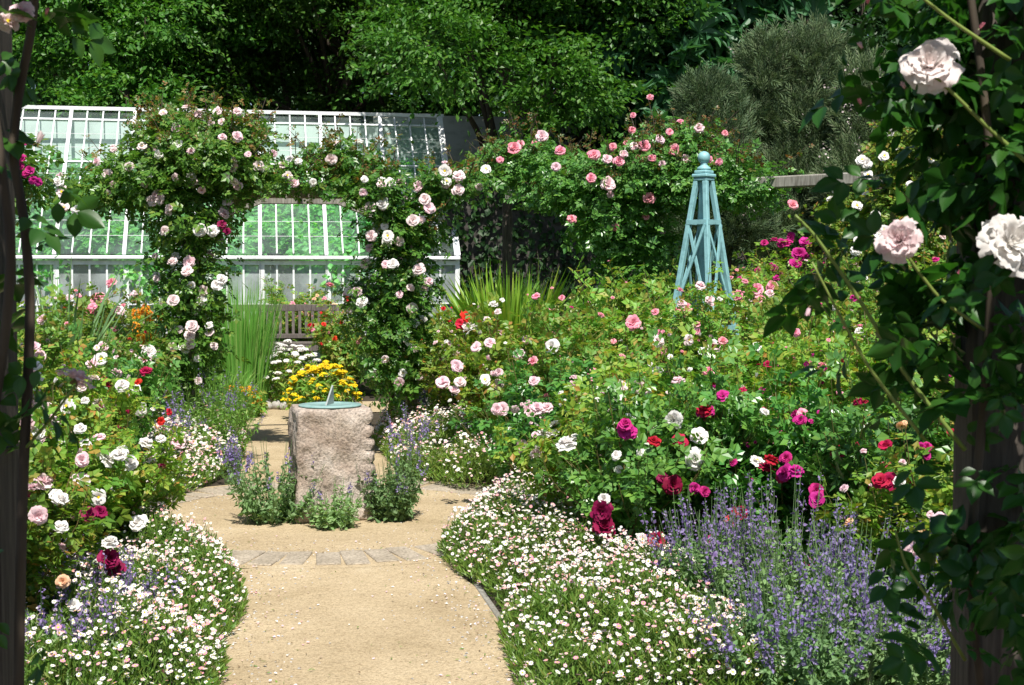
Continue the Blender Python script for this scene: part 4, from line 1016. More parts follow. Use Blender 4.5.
def climber(name, label, cat, blobs, n_twig, leaf, seed, blooms, bsize, colours, tpl=ROSELEAF, size=.10, canes=(), per=6, shoots=0, shapes=('double', 'open', 'pompom'), zmin=.3, shootmat=None, facing=(0, -.55, .5), twig=.09):
    g = np.random.default_rng(seed)
    o = thing(name, label, cat, (blobs[0][0], blobs[0][1], 0)); O = np.array([blobs[0][0], blobs[0][1], 0])
    B = [tuple(np.array(b) - np.array([*O, 0, 0, 0])) for b in blobs]
    lv, tw, d = mass(B, n_twig, per, tpl, size, g, twig, (.45, 1.08), .7, .5)
    lv.build('foliage', M[leaf], o)
    st = G()
    for c in canes:
        P = np.array(c[0]) - O; tube(st, P, np.linspace(c[1], c[2], len(P)), 7)
    ends = []
    if shoots:
        top = np.argsort(-(tw[:, 2] + g.normal(size=len(tw)) * .25))[:shoots * 3]; top = g.choice(top, shoots, replace=False)
        a = tw[top]; dirs = nrm(d[top] * np.array([.8, .8, .3]) + np.array([0, 0, .9]) + rnd(shoots, .25, g)); L = g.uniform(.15, .45, shoots)
        P = np.stack([a, a + dirs * L[:, None] * .5, a + dirs * L[:, None] + rnd(shoots, .03, g)], 1); tubes(st, P, np.broadcast_to(np.array([.005, .004, .0025]), (shoots, 3)), 4)
        k = 9; tt = np.tile(np.linspace(.1, 1, k), shoots)[:, None]; q = np.repeat(a, k, 0) + np.repeat(dirs * L[:, None], k, 0) * tt
        sh = G(); out = nrm(rnd(len(q), 1, g) + np.array([0, 0, .4])); sh.inst(tpl, q, leaf_frames(q, out, g, .6, .5), size * .95 * (1.2 - .5 * tt[:, 0]))
        sh.build('young_shoots', M[shootmat or leaf], o); ends = list(zip(P[:, 2], dirs))
    if st.n: st.build('stems', M['bark'], o)
    # blooms on the sunny, camera-facing outside
    sc = d @ nrm(np.array([.05, -1, .55])) + g.normal(size=len(d)) * .35
    idx = np.argsort(-sc); idx = [i for i in idx if tw[i, 2] > zmin][:max(blooms * 4, 1)]
    idx = g.choice(idx, min(blooms, len(idx)), replace=False)
    inner = [i for i in idx]
    for i in inner:
        nn = nrm(d[i] * .6 + np.array(facing) + g.normal(size=3) * .3); add_bloom(o, tw[i] + d[i] * .07 + nn * .05, nn, bsize * random.uniform(.72, 1.15), random.choice(colours), random.choice(shapes))
    return o, O
def bl(px, py, Y, rx, rz, ry=None):
    """ellipsoid at a pixel and depth, radii in pixels"""
    p = at(px, py, Y); k = Y / F; return (p[0], p[1], p[2], rx * k, (ry or rx) * k if not ry else ry, rz * k)
a0 = [at(190, y, 12.7) for y in (425, 350, 280, 210, 160)]; a1 = [at(200, y, 12.5) for y in (430, 330, 240, 180, 130)]
oL, OL = climber('climbing_rose', 'blush climbing rose over the left side of the far arch', 'climbing rose',
    [bl(192, 345, 12.25, 22, 48), bl(190, 275, 12.25, 26, 44), bl(188, 215, 12.2, 34, 30), bl(148, 176, 12.2, 40, 24), bl(95, 188, 12.2, 26, 12), bl(64, 198, 12.2, 10, 9), bl(205, 160, 12.2, 50, 26), bl(252, 170, 12.2, 22, 12), bl(225, 192, 12.1, 14, 8), bl(275, 182, 12.1, 14, 5), bl(175, 132, 12.25, 28, 14), bl(235, 132, 12.3, 26, 10)],
    1200, 'climber_leaf', 101, 99, .085, ('blush', 'white', 'blush', 'palepink'), canes=[(a0, .03, .012), (a1, .025, .01)], shoots=70, shootmat='rose_leaf_bronze')
a0 = [at(392, y, 12.9) for y in (420, 350, 280, 215, 185)]
oR, OR = climber('climbing_rose', 'blush climbing rose on the right side of the far arch', 'climbing rose',
    [bl(395, 350, 12.4, 24, 44), bl(396, 285, 12.4, 28, 46), bl(405, 228, 12.4, 28, 22), bl(345, 160, 12.4, 26, 9), bl(300, 176, 12.15, 16, 6), bl(330, 182, 12.1, 10, 5), bl(365, 192, 12.1, 16, 8), bl(440, 186, 12.4, 22, 10), bl(468, 176, 12.5, 14, 9), bl(378, 184, 12.4, 22, 8), bl(362, 310, 12.7, 10, 24)],
    850, 'climber_leaf', 102, 64, .085, ('blush', 'white', 'palepink'), canes=[(a0, .028, .012)], shoots=40, shootmat='rose_leaf_bronze')
def on(o, O, px, py, Y, colour, dpx, shape=None, nn=(0, -.8, .45), fine=False, name='bloom'):
    p = at(px, py, Y) - O; return add_bloom(o, p, nrm(np.array(nn) + rng.normal(size=3) * .15), dpx / F * Y, colour, shape, fine, name)
for px, py, c in [(213, 231, 'white'), (217, 285, 'white'), (222, 279, 'white'), (187, 271, 'blush'), (173, 300, 'blush'), (192, 326, 'blush'), (200, 230, 'white'), (62, 192, 'blush'), (77, 210, 'white'), (58, 182, 'white'), (64, 208, 'blush')]:
    on(oL, OL, px, py, 11.85, c, 12)
on(oL, OL, 222, 224, 11.85, 'maroon', 10); on(oL, OL, 227, 231, 11.85, 'maroon', 8)
for px, py, c in [(370, 207, 'blush'), (383, 204, 'white'), (425, 199, 'blush'), (429, 208, 'palepink'), (413, 220, 'blush'), (388, 236, 'white'), (371, 236, 'blush'), (393, 264, 'white'), (419, 269, 'blush'), (382, 182, 'white'), (390, 183, 'white'), (486, 169, 'white'), (459, 176, 'blush'), (445, 171, 'white'), (458, 190, 'blush'), (362, 302, 'white')]:
    on(oR, OR, px, py, 12.0, c, 12)

# pergola beams to the right
def pergola():
    o = thing('pergola', 'lichen grey pergola beam on posts behind the obelisk', 'pergola', (2.56, 12.95, 0))
    pts = [(-.05, 15.2), (3.25, 12.4), (5.0, 10.0)]; O = np.array([2.56, 12.95])
    for p in pts:
        g = G(); q = np.array(p) - O; box(g, (q[0], q[1], 1.2), (.11, .11, 2.4), 0, None, .008); g.build('post', M['post_wood'], o)
    for a, b in zip(pts[:-1], pts[1:]):
        a = np.array(a) - O; b = np.array(b) - O; g = G(); bar(g, (*a, 2.46), (*b, 2.46), .10, .11, 0, bevel=.012); g.build('beam', M['old_wood'], o)
pergola()
a0 = [at(625, y, 14.0) for y in (400, 320, 240, 190, 160)]
oP, OP = climber('climbing_rose', 'pink climbing rose with bronze young leaves on the pergola left of the obelisk', 'climbing rose',
    [bl(640, 270, 14.0, 34, 52), bl(622, 215, 14.0, 48, 40), bl(650, 175, 13.9, 60, 30), bl(575, 182, 14.2, 50, 24), bl(525, 165, 14.5, 34, 22), bl(705, 175, 13.6, 44, 26), bl(745, 185, 13.4, 36, 18), bl(680, 150, 13.8, 34, 20)],
    1900, 'rose_leaf_dark', 103, 14, .085, ('pink', 'pink', 'palepink'), canes=[(a0, .03, .012)], shoots=110, shootmat='rose_leaf_bronze', shapes=('double', 'pompom'))
for px, py, c, d in [(514, 148, 'pink', 13), (542, 136, 'palepink', 12), (560, 151, 'pink', 11), (594, 155, 'pink', 13), (607, 159, 'palepink', 11), (619, 161, 'pink', 11), (644, 146, 'pink', 13), (624, 154, 'palepink', 9), (640, 159, 'apricot', 10), (591, 178, 'pink', 11), (608, 184, 'palepink', 14), (649, 198, 'pink', 12), (674, 150, 'pink', 12), (699, 128, 'palepink', 11), (572, 219, 'pink', 9), (556, 167, 'palepink', 9), (632, 130, 'pink', 8), (686, 159, 'palepink', 9), (650, 97, 'pink', 7), (633, 115, 'pink', 6), (634, 146, 'palepink', 9), (725, 133, 'pink', 7), (660, 140, 'palepink', 9), (500, 160, 'pink', 8)]:
    on(oP, OP, px, py, 13.35, c, d, random.choice(['double', 'pompom']))
a0 = [at(885, y, 12.0) for y in (450, 330, 240, 180, 150)]
oW, OW = climber('climbing_rose', 'white rambling rose over the right end of the pergola beam', 'climbing rose',
    [bl(868, 240, 12.2, 30, 36), bl(884, 205, 12.6, 24, 14), bl(912, 150, 11.8, 26, 24), bl(915, 230, 11.8, 36, 60), bl(842, 215, 12.7, 14, 10)],
    700, 'rose_leaf', 104, 14, .075, ('white', 'blush'), canes=[(a0, .028, .01)], shoots=14)
for px, py in [(866, 163), (884, 156), (857, 206), (875, 216), (884, 230), (859, 241), (835, 188), (838, 214), (856, 251), (911, 185), (862, 160), (879, 233), (868, 175)]:
    on(oW, OW, px, py, 11.4, 'white', 11)
on(oW, OW, 793, 205, 11.6, 'pink', 12)

# ------------------------------------------------------------------ far structures: dark wall, shed
def ivy_wall():
    o = thing('garden_wall', 'dark ivy-covered stone wall in deep shade right of the greenhouse', 'wall', (4.0, 24.3, 0), R(4))
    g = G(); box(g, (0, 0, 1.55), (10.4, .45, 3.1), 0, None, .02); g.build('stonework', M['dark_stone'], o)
    gg = np.random.default_rng(120); n = 5200
    p = np.column_stack([gg.uniform(-5.2, 5.2, n), -.26 - .14 * gg.random(n), gg.uniform(.5, 3.3, n) ]); out = np.tile(np.array([0, -1., 0]), (n, 1))
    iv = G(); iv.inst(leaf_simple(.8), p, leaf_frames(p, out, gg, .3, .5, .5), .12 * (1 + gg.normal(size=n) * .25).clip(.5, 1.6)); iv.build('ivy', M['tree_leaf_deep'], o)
    t = G()
    for x in np.arange(-5, 5.1, .28): box(t, (x, -.245, 1.1), (.022, .02, 2.0), 0)
    for z in np.arange(.2, 2.1, .28): box(t, (0, -.262, z), (10.2, .014, .022), 0)
    t.build('trellis', M['post_wood'], o)
ivy_wall()
def shed():
    o = thing('shed', 'low building with pale sloping roof glimpsed behind the greenhouse end', 'shed', (-.75, 28.0, 0), R(8))
    g = G(); box(g, (0, 0, 1.85), (3.6, 2.4, 3.7), 0); g.build('wall', M['dark_stone'], o)
    r = G(); r.add([(-2, -1.5, 3.72), (2, -1.5, 3.72), (2, 0, 4.75), (-2, 0, 4.75), (2, 1.5, 3.72), (-2, 1.5, 3.72), (-2, -1.5, 3.64), (2, -1.5, 3.64), (2, 0, 4.67), (-2, 0, 4.67), (2, 1.5, 3.64), (-2, 1.5, 3.64)],
               [(0, 1, 2, 3), (3, 2, 4, 5), (9, 8, 7, 6), (11, 10, 8, 9), (0, 6, 7, 1), (5, 4, 10, 11), (0, 3, 9, 6), (3, 5, 11, 9), (1, 7, 8, 2), (2, 8, 10, 4)]); r.build('roof', M['roof_tile'], o)
shed()
# plants inside the greenhouse
def inside():
    g = np.random.default_rng(130); c, s = math.cos(gh_yaw), math.sin(gh_yaw)
    def loc(x, y): return (gh_c[0] + x * c - y * s, gh_c[1] + x * s + y * c)
    specs = [(-6.6, 1.15), (-4.9, .95), (-3.0, 1.1), (-1.3, 1.0)]
    labs = ['leafy vine under the greenhouse glass at its left end', 'leafy vine under the greenhouse glass left of the arch rose', 'leafy vine under the greenhouse glass seen through the arch', 'leafy vine under the greenhouse glass at its right end']
    for (x, wd), lab in zip(specs, labs):
        X, Y = loc(x, gh_dep - .35); o = thing('vine', lab, 'vine', (X, Y, .15), gh_yaw, 'vines growing inside the greenhouse')
        bl_ = []
        for k in range(40):
            t = .03 + .9 * g.random() ** .62; yl = t * (gh_dep - .35); bl_.append((g.uniform(-wd, wd), yl - gh_dep + .35, gh_ez + (gh_rz - gh_ez) * yl / gh_dep - .50, .36, .16, .30))
        for k in range(5): bl_.append((g.uniform(-wd, wd), -.05, g.uniform(1.9, 3.2), .40, .15, .42))
        lv, _, _ = mass(bl_, 3200, 5, leaf_simple(.85), .10, g, .08, (.3, 1.05)); lv.build('foliage', M['vine_leaf'], o)
        st = G(); tube(st, [(0, 0, 0), (.05, -.02, 1), (-.03, 0, 2), (.1, -.3, 3.1)], [.03, .025, .02, .012], 6); st.build('stem', M['bark'], o)
inside()

# ------------------------------------------------------------------ trees
def tree(label, x, y, H, blobs, leaf, seed, n, per, lsz, tpl, spray=.30, trunk=.22, name='broadleaf_tree', up=.9, flat=.5):
    g = np.random.default_rng(seed); o = thing(name, label, 'tree', (x, y, ground_z(y)), 0, 'trees behind the garden')
    tr = G(); top = np.array([0, 0, H * .72])
    pts = [np.array([g.normal() * .12 * k, g.normal() * .12 * k, H * .72 * k / 5]) for k in range(6)]
    tube(tr, pts, np.linspace(trunk, trunk * .45, 6), 9); tr.build('trunk', M['bark'], o)
    lm = G()
    for b in blobs:
        c = np.array(b[:3]); k = g.integers(2, 5); a = pts[k]
        tube(lm, [a, a * .55 + c * .45 + np.array([0, 0, .25]), c], [trunk * .4, trunk * .25, .03], 6)
    lm.build('limbs', M['bark'], o)
    B = np.array(blobs, float); surf = B[:, 3] * B[:, 5]
    pick = g.choice(len(B), n, p=surf / surf.sum()); d = nrm(rnd(n, 1, g)); r = .35 + .72 * np.sqrt(g.random(n))
    # uneven outline: push the sprays in and out with a coarse pattern
    r *= 1 + .16 * np.sin(d[:, 0] * 7 + pick) * np.sin(d[:, 2] * 6 + pick * 2)
    c = B[pick, :3] + d * B[pick, 3:] * r[:, None]
    # each spray is a flattish fan of leaves
    ax = nrm(d * np.array([1, 1, .25]) + rnd(n, .35, g)); nr = nrm(np.array([0, 0, up]) + d * .45 + rnd(n, .25, g)); Fm = frame(ax, nr)
    q = np.stack([g.normal(size=(n, per)) * spray * .5, g.normal(size=(n, per)) * spray, g.normal(size=(n, per)) * spray * .13], -1)
    pos = np.einsum('nij,nkj->nki', Fm, q) + c[:, None]
    nn = nrm(np.repeat(nr, per, 0) + rnd(n * per, .42, g)); dd = nrm(np.repeat(ax, per, 0) + rnd(n * per, .7, g) - np.array([0, 0, .25]))
    lv = G(); lv.inst(tpl, pos.reshape(-1, 3), frame(dd, nn), lsz * (1 + g.normal(size=n * per) * .22).clip(.5, 1.6)); lv.build('crown', M[leaf], o)
    return o
def crown(seed, n, R0, z0, z1, rb=(.9, 1.7)):
    g = np.random.default_rng(seed); out = []
    for i in range(n):
        a = g.uniform(0, 6.28); rr = R0 * math.sqrt(g.random()); z = g.uniform(z0, z1); k = 1 - .45 * ((z - z0) / (z1 - z0)) ** 2
        s = g.uniform(*rb); out.append((rr * k * math.cos(a), rr * k * math.sin(a), z, s, s, s * .72))
    return out
LQ = leaf_quad(.62)
tree('bushy broadleaf tree behind the left end of the greenhouse roof', -8.6, 30.5, 10, crown(1, 26, 3.6, 3.6, 9.5), 'tree_leaf', 201, 1600, 60, .11, LQ)
tree('bushy broadleaf tree behind the middle of the greenhouse roof', -4.2, 31.0, 10.5, crown(2, 26, 3.4, 4.2, 10), 'tree_leaf', 202, 1600, 60, .11, LQ)
tree('bright leafed tree leaning over the right end of the greenhouse', .2, 25.6, 9.0, crown(3, 26, 3.1, 4.3, 8.5, (.8, 1.4)), 'tree_leaf', 203, 1800, 60, .10, LQ)
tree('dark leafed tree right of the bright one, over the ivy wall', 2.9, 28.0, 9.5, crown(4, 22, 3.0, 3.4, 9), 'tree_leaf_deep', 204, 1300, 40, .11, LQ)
tree('horse chestnut with large hanging leaves behind the pink climbing rose', 3.0, 25.4, 8.5, [(-.2, -.6, 5.0, 1.3, 1.0, .9), (-.9, -.3, 6.2, 1.2, 1, .9), (.5, 0, 6.6, 1.4, 1.2, 1), (-.3, -.8, 4.0, .7, .7, .6), (1.2, .2, 5.4, 1.0, 1, .8), (0, .2, 7.4, 1.3, 1.2, .9)], 'chestnut_leaf', 205, 420, 6, .42, PALM, .35, name='chestnut_tree', up=.5)
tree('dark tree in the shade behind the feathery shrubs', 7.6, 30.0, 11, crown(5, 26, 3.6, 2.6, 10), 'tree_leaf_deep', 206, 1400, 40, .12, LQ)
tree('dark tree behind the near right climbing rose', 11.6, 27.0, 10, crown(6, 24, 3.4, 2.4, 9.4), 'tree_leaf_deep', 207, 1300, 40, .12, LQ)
# wooded bank behind everything
def woods():
    g = np.random.default_rng(210); n = 60000
    x = g.uniform(-30, 34, n); z = g.uniform(0, 17, n); y = 38 + 5 * g.random(n) + 1.5 * np.sin(x * .7) * np.sin(z * .8)
    p = np.column_stack([x, y, z]); out = np.tile(np.array([0, -1., .3]), (n, 1))
    lv = G(); lv.inst(leaf_simple(.8), p, leaf_frames(p, out, g, .5, .5, .4), .55 * (1 + g.normal(size=n) * .25).clip(.5, 1.6))
    for i in range(40):
        xx = g.uniform(-28, 32); tube(lv, [(xx, 41, -.2), (xx + .2, 41, 6), (xx - .2, 41.3, 13)], [.3, .22, .1], 7, 1)
    tag(lv.build('woodland', [M['tree_leaf_deep'], M['bark']]), 'dark wood closing the view behind the garden', 'woodland', None, 'stuff')
woods()

# feathery shrubs on the right
SPR = merge([xf(leaf_quad(.16), rotz(a), (0, y, 0), .5) for a, y in zip((.6, -.6, .5, -.5, .4, -.4, 0), (0, .05, .25, .3, .5, .55, .7))])
def feathery(label, px, Y, specs, seed, n, white=0):
    g = np.random.default_rng(seed); x = PX(px, Y); o = thing('feathery_shrub', label, 'shrub', (x, Y, 0), 0, 'grey-green feathery shrubs behind the pergola beam')
    B = [tuple(np.array(bl(a, b + 34, Y + dy, rx * (.66 if rx > 16 else 1.1), rz * (.68 if rx > 16 else 1.25))) - np.array([x, Y, 0, 0, 0, 0])) for a, b, dy, rx, rz in specs]
    Bn = np.array(B); st = G()
    for b in Bn: tube(st, [(0, 0, 0), (b[0] * .5, b[1] * .5, b[2] * .55), (b[0], b[1], b[2] + b[5] * .6)], [.07, .05, .012], 6)
    st.build('stems', M['bark'], o)
    pick = g.choice(len(Bn), n, p=np.sqrt(Bn[:, 3] * Bn[:, 5]) / np.sqrt(Bn[:, 3] * Bn[:, 5]).sum()); d = nrm(rnd(n, 1, g)); r = .4 + .66 * np.sqrt(g.random(n))
    c = Bn[pick, :3] + d * Bn[pick, 3:] * r[:, None]; per = 9
    ax = nrm(d * np.array([.55, .55, .3]) + np.array([0, 0, .8]) + rnd(n, .3, g)); c2 = np.repeat(c, per, 0) + rnd(n * per, .06, g) + np.repeat(ax, per, 0) * g.uniform(0, .24, n * per)[:, None]
    dd = nrm(np.repeat(ax, per, 0) + rnd(n * per, .35, g)); lv = G(); lv.inst(SPR, c2, frame(dd, rnd(n * per, 1, g) + np.array([0, -.5, .3])), .17 * (1 + g.normal(size=n * per) * .25).clip(.5, 1.6))
    lv.build('foliage', M['feather_leaf'], o)
    if white:
        w_ = g.choice(np.where(d[:, 1] < .1)[0], white); ax2 = nrm(ax[w_]); k = 14; q = np.repeat(c[w_], k, 0) + np.repeat(ax2, k, 0) * g.uniform(0, .5, (white * k, 1)) + rnd(white * k, .025, g)
        f = G(); f.inst(leaf_quad(.8), q, frame(rnd(len(q), 1, g), rnd(len(q), 1, g)), np.full(len(q), .035)); f.build('blossom', M['palewhite'] if 'palewhite' in M else M['blush'], o)
feathery('grey-green feathery shrub behind the obelisk', 715, 18.5, [(712, 130, 0, 42, 48), (700, 175, 0, 40, 40), (735, 190, -.2, 45, 45), (720, 95, .2, 22, 28), (690, 215, 0, 40, 50), (705, 78, .1, 12, 14)], 301, 2000, 14)
feathery('tallest grey-green feathery shrub between obelisk and near right rose', 800, 19.0, [(810, 100, 0, 42, 50), (795, 150, 0, 52, 45), (812, 60, .1, 26, 30), (768, 35, .2, 13, 14), (760, 100, .2, 25, 35), (815, 30, .1, 14, 14), (790, 200, 0, 60, 40), (830, 150, 0, 40, 40), (770, 60, .1, 12, 20)], 302, 2600, 10)
feathery('feathery shrub with whitish plumes left of the near right rose', 880, 18.0, [(870, 130, 0, 36, 50), (885, 90, 0, 26, 40), (910, 150, 0, 40, 60), (850, 160, -.2, 26, 40), (870, 205, 0, 50, 40), (862, 80, .1, 10, 30)], 303, 1700, 120)

# ------------------------------------------------------------------ near arch with climbing roses
NY = 2.66
near = arch((-.05, NY, 0), 'dark wooden rose arch around the viewpoint, its posts at both picture edges', 0, W=1.92, D=1.6, zt=2.3, rise=.45, wood='post_wood')
SUNNY = [(at(930, 66, 2.42), .13), (at(900, 241, 2.42), .11), (at(1010, 243, 2.36), .12), (at(22, 12, 2.45), .10)]
for px, py, rr in [(905, 30, .10), (980, 110, .09), (960, 20, .10), (870, 270, .10), (850, 330, .10), (940, 150, .08), (1000, 40, .08), (885, 370, .08), (55, 20, .08), (45, 118, .08), (45, 255, .07), (935, 320, .07)]:
    SUNNY.append((at(px, py, 2.52), rr))
def near_rose(side, label, blobs, n_twig, seed, canes, size=.15):
    g = np.random.default_rng(seed); O = np.array([side * .95, NY, 0]); o = thing('climbing_rose', label, 'climbing rose', tuple(O), 0)
    B = [tuple(np.array(b) - np.array([*O, 0, 0, 0])) for b in blobs]
    lv, tw, d = mass(B, n_twig, 3, ROSELEAF_NEAR, size, g, .06, (.3, 1.05), .5, .5, .22, .35, avoid=[(p - O, r * .45) for p, r in SUNNY])
    lv.build('foliage', M['near_leaf'], o)
    for c, r0, r1, mt in canes:
        st = G(); P = np.array(c) - O; 
        # smooth the path
        tt = np.linspace(0, len(P) - 1, len(P) * 4); Q = np.stack([np.interp(tt, np.arange(len(P)), P[:, k]) for k in range(3)], 1)
        Q[1:-1] = (Q[:-2] + 2 * Q[1:-1] + Q[2:]) / 4; Q[1:-1] = (Q[:-2] + 2 * Q[1:-1] + Q[2:]) / 4
        tube(st, Q, np.linspace(r0, r1, len(Q)), 8); st.build('stem', M[mt], o)
    return o, O
def B3(px, py, Y, rx, rz, ry): return bl(px, py, Y, rx, rz, ry)
canes = [([at(985, 720, 2.58), at(968, 560, 2.5), at(985, 400, 2.52), at(996, 200, 2.5), at(975, 20, 2.5), at(950, -120, 2.5)], .010, .007, 'bark'),
         ([at(965, 450, 2.5), at(905, 375, 2.5), at(860, 300, 2.5), at(815, 235, 2.5), at(795, 215, 2.5)], .0045, .0025, 'cane'),
         ([at(925, 440, 2.45), at(870, 370, 2.45), at(842, 320, 2.45), at(812, 262, 2.45)], .0035, .002, 'cane'),
         ([at(1030, 165, 2.4), at(985, 125, 2.4), at(955, 95, 2.4), at(934, 76, 2.4)], .0045, .0025, 'cane'),
         ([at(1010, 60, 2.4), at(950, 20, 2.4), at(900, -20, 2.4)], .004, .0025, 'cane'),
         ([at(985, 330, 2.45), at(940, 300, 2.45), at(910, 260, 2.45), at(902, 245, 2.45)], .0035, .0025, 'cane'),
         ([at(965, 660, 2.45), at(930, 600, 2.4), at(905, 565, 2.4), at(895, 530, 2.4)], .0035, .002, 'cane')]
nR, ONR = near_rose(1, 'climbing rose on the near right post with large blush blooms',
    [B3(1000, 40, 2.55, 52, 64, .14), B3(955, 25, 2.6, 36, 34, .12), B3(920, 0, 2.6, 20, 16, .05), B3(1015, 160, 2.5, 26, 60, .08), B3(965, 160, 2.62, 20, 40, .06), B3(905, 335, 2.6, 20, 40, .05), B3(866, 270, 2.6, 8, 22, .03),
     B3(1010, 330, 2.42, 18, 50, .04), B3(930, 300, 2.65, 16, 60, .04), B3(930, 150, 2.6, 8, 26, .03), B3(1016, 500, 2.42, 10, 80, .04), B3(944, 540, 2.5, 5, 30, .03), B3(1005, 650, 2.4, 20, 30, .05), B3(925, 670, 2.4, 10, 8, .03), B3(880, 400, 2.55, 10, 24, .03), B3(940, 80, 2.62, 20, 30, .06), B3(1012, 420, 2.44, 14, 60, .04), B3(1000, 570, 2.44, 14, 40, .04)], 200, 401, canes, size=.098)
on(nR, ONR, 930, 68, 2.42, 'nearwhite', 58, 'double', (-.25, -.8, .5), True); on(nR, ONR, 900, 241, 2.42, 'blush', 44, 'pompom', (-.35, -.8, .35), True)
on(nR, ONR, 1010, 243, 2.36, 'white', 60, 'pompom', (.2, -.7, .4), True); on(nR, ONR, 809, 308, 2.45, 'palepink', 17, 'bud', (-.2, -.2, -.9), True, 'bud')
for px, py, nn, c in [(994, 152, (-.4, -.2, .8), 'palepink'), (980, 28, (.3, -.3, .8), 'pink'), (962, 275, (-.3, -.4, .5), 'pink'), (905, 88, (-.5, -.3, .4), 'palepink'), (868, 3, (-.3, -.3, .6), 'pink'), (862, 48, (-.4, -.3, .6), 'palepink'), (861, 104, (-.2, -.3, .7), 'pink')]:
    on(nR, ONR, px, py, 2.45, c, 13, 'bud', nn, True, 'bud')
for px, py in [(790, 218), (800, 226), (812, 215), (785, 232), (820, 222), (806, 208)]: on(nR, ONR, px, py, 2.48, 'blade_leaf', 7, 'bud', (-.3, -.2, .8), False, 'bud')
canes = [([at(18, 720, 2.5), at(22, 500, 2.5), at(27, 400, 2.5), at(31, 300, 2.5), at(24, 215, 2.5), at(12, 155, 2.5), at(18, 95, 2.5), at(32, 30, 2.5), at(40, -60, 2.5)], .010, .008, 'bark'),
         ([at(-8, 420, 2.45), at(6, 330, 2.45), at(12, 250, 2.45), at(2, 170, 2.45), at(-12, 60, 2.45)], .010, .008, 'bark'),
         ([at(24, 450, 2.5), at(50, 420, 2.45), at(66, 398, 2.4), at(75, 385, 2.4)], .003, .002, 'cane')]
nL, ONL = near_rose(-1, 'climbing rose with dark twisted stem on the near left post',
    [B3(-4, 40, 2.55, 26, 50, .08), B3(56, 4, 2.55, 22, 8, .05), B3(-6, 180, 2.55, 14, 60, .06), B3(44, 116, 2.5, 8, 8, .03), B3(44, 258, 2.5, 8, 10, .04), B3(-2, 300, 2.5, 10, 60, .06), B3(-2, 440, 2.5, 12, 60, .06), B3(36, 430, 2.45, 8, 8, .03), B3(-6, 580, 2.5, 8, 70, .06)], 20, 402, canes, size=.095)
on(nL, ONL, 75, 379, 2.36, 'palepink', 40, 'open', (.35, .35, .75), True); on(nL, ONL, 38, 143, 2.4, 'blush', 20, 'bud', (.4, -.2, .5), True)
on(nL, ONL, 22, 12, 2.45, 'palepink', 24, 'double', (.2, -.6, .5), True); on(nL, ONL, 46, 14, 2.5, 'pink', 13, 'bud', (.1, -.3, .8), True, 'bud'); on(nL, ONL, 8, 22, 2.45, 'blush', 22, 'open', (.2, -.6, .5), True)
# unseen rose canopy added over the near arch to shade its posts
g = np.random.default_rng(403)
OT = thing('climbing_rose', 'unseen climbing rose added over the top of the near arch to shade its posts', 'climbing rose', (-.05, NY - .55, 0))
bb = [(x - .05, NY - .55 + y, 2.30 + .42 * (1 - min(1, (abs(x) / .95) ** 2)) + .22, .34, .34, .17) for x in np.linspace(-1.25, 1.45, 9) for y in (-1.45, -1.1, -.75, -.45)]
lv, tw, d = mass(bb, 900, 3, pinnate(leaf_simple(.64), 5, .46), .15, g, .08, (.2, 1.05), avoid=[(p, r + .07) for p, r in SUNNY])
lv.v = [v - np.array([-.05, NY - .55, 0]) for v in lv.v]
lv.build('foliage', M['near_leaf'], OT)
for x in (-.9, .9):
    st = G(); tube(st, [(x, .2, 2.0), (x * .9, 0, 2.5), (x * .4, -.3, 2.85), (0, -.5, 2.9)], [.014, .012, .01, .006], 7); st.build('stem', M['bark'], OT)
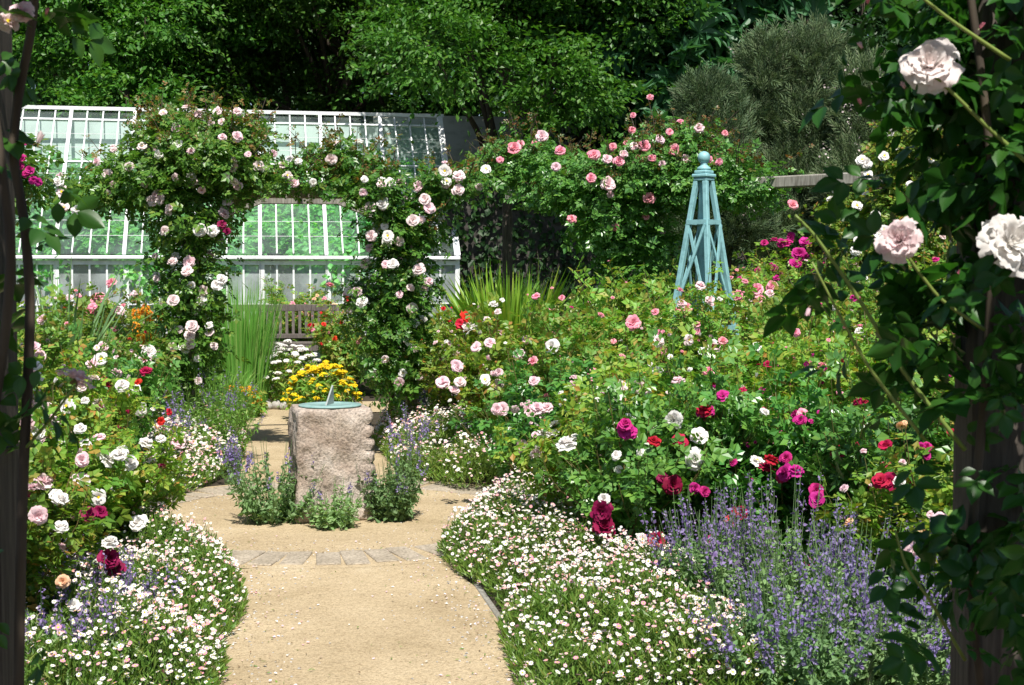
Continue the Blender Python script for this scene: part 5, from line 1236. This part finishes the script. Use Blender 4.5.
# small magenta rambler seen between the near left stem and the greenhouse
oM, OM = climber('climbing_rose', 'magenta rambling rose behind the near left stem', 'climbing rose', [bl(-8, 180, 8.0, 22, 40), bl(10, 168, 8.0, 14, 16)], 110, 'climber_leaf', 105, 6, .05, ('magenta',), canes=[([at(-20, 560, 8.0), at(-15, 350, 8.0), at(0, 180, 8.0)], .02, .01)])
for px, py in [(14, 155), (20, 166), (26, 174), (33, 180), (22, 158), (38, 182), (30, 170)]: on(oM, OM, px, py, 7.8, 'magenta', 9, 'pompom')

# fallen petals, leaf scraps and pebbles on the gravel
def litter():
    g = np.random.default_rng(500); P = []
    for k in range(2600):
        u = g.uniform(-5, 1.6); v = np.sign(g.normal()) * (.62 - abs(g.normal()) * .22)
        q = gp(u, v) if u < -1.4 else PC + (1.35 - abs(g.normal()) * .3) * np.array([math.cos(k), math.sin(k)])
        if abs(v) < .75: P.append(q)
    P = np.array(P); n = len(P); gm = G(); kind = g.random(n)
    pos = np.column_stack([P, np.full(n, .011)]); nr = nrm(np.array([0, 0, 1.]) + rnd(n, .22, g)); fr = frame(np.cross(nr, rnd(n, 1, g)), nr)
    for lo, hi, mt, sz, tp in ((0, .16, 0, .016, leaf_quad(.8)), (.16, .22, 1, .016, leaf_quad(.8)), (.22, .50, 2, .014, leaf_quad(.5)), (.50, .62, 4, .022, leaf_quad(.3))):
        k = (kind >= lo) & (kind < hi); t = (tp[0], tp[1], [mt] * len(tp[1]), False); gm.inst(t, pos[k], fr[k], sz * g.uniform(.5, 1.3, k.sum()))
    k = kind >= .62; rock = T([(.5, 0, 0), (0, .45, 0), (-.45, .05, 0), (0, -.5, 0), (.05, 0, .38)], [(0, 1, 4), (1, 2, 4), (2, 3, 4), (3, 0, 4)], False, 3)
    pp = pos[k]; pp[:, 2] = .004; gm.inst(rock, pp, fr[k], .014 * g.uniform(.4, 1.5, k.sum()))
    tag(gm.build('litter', [M['daisy_white'], M['palepink'], M['dry_leaf'], M['cobble'], M['daisy_leaf']]), 'fallen petals, dry leaves and small stones along the gravel edges', 'litter', None, 'stuff')
M['dry_leaf'] = leafmat('dry_leaf', [(.16, .10, .05), (.22, .15, .08), (.10, .07, .04)], trans=.1)
litter()
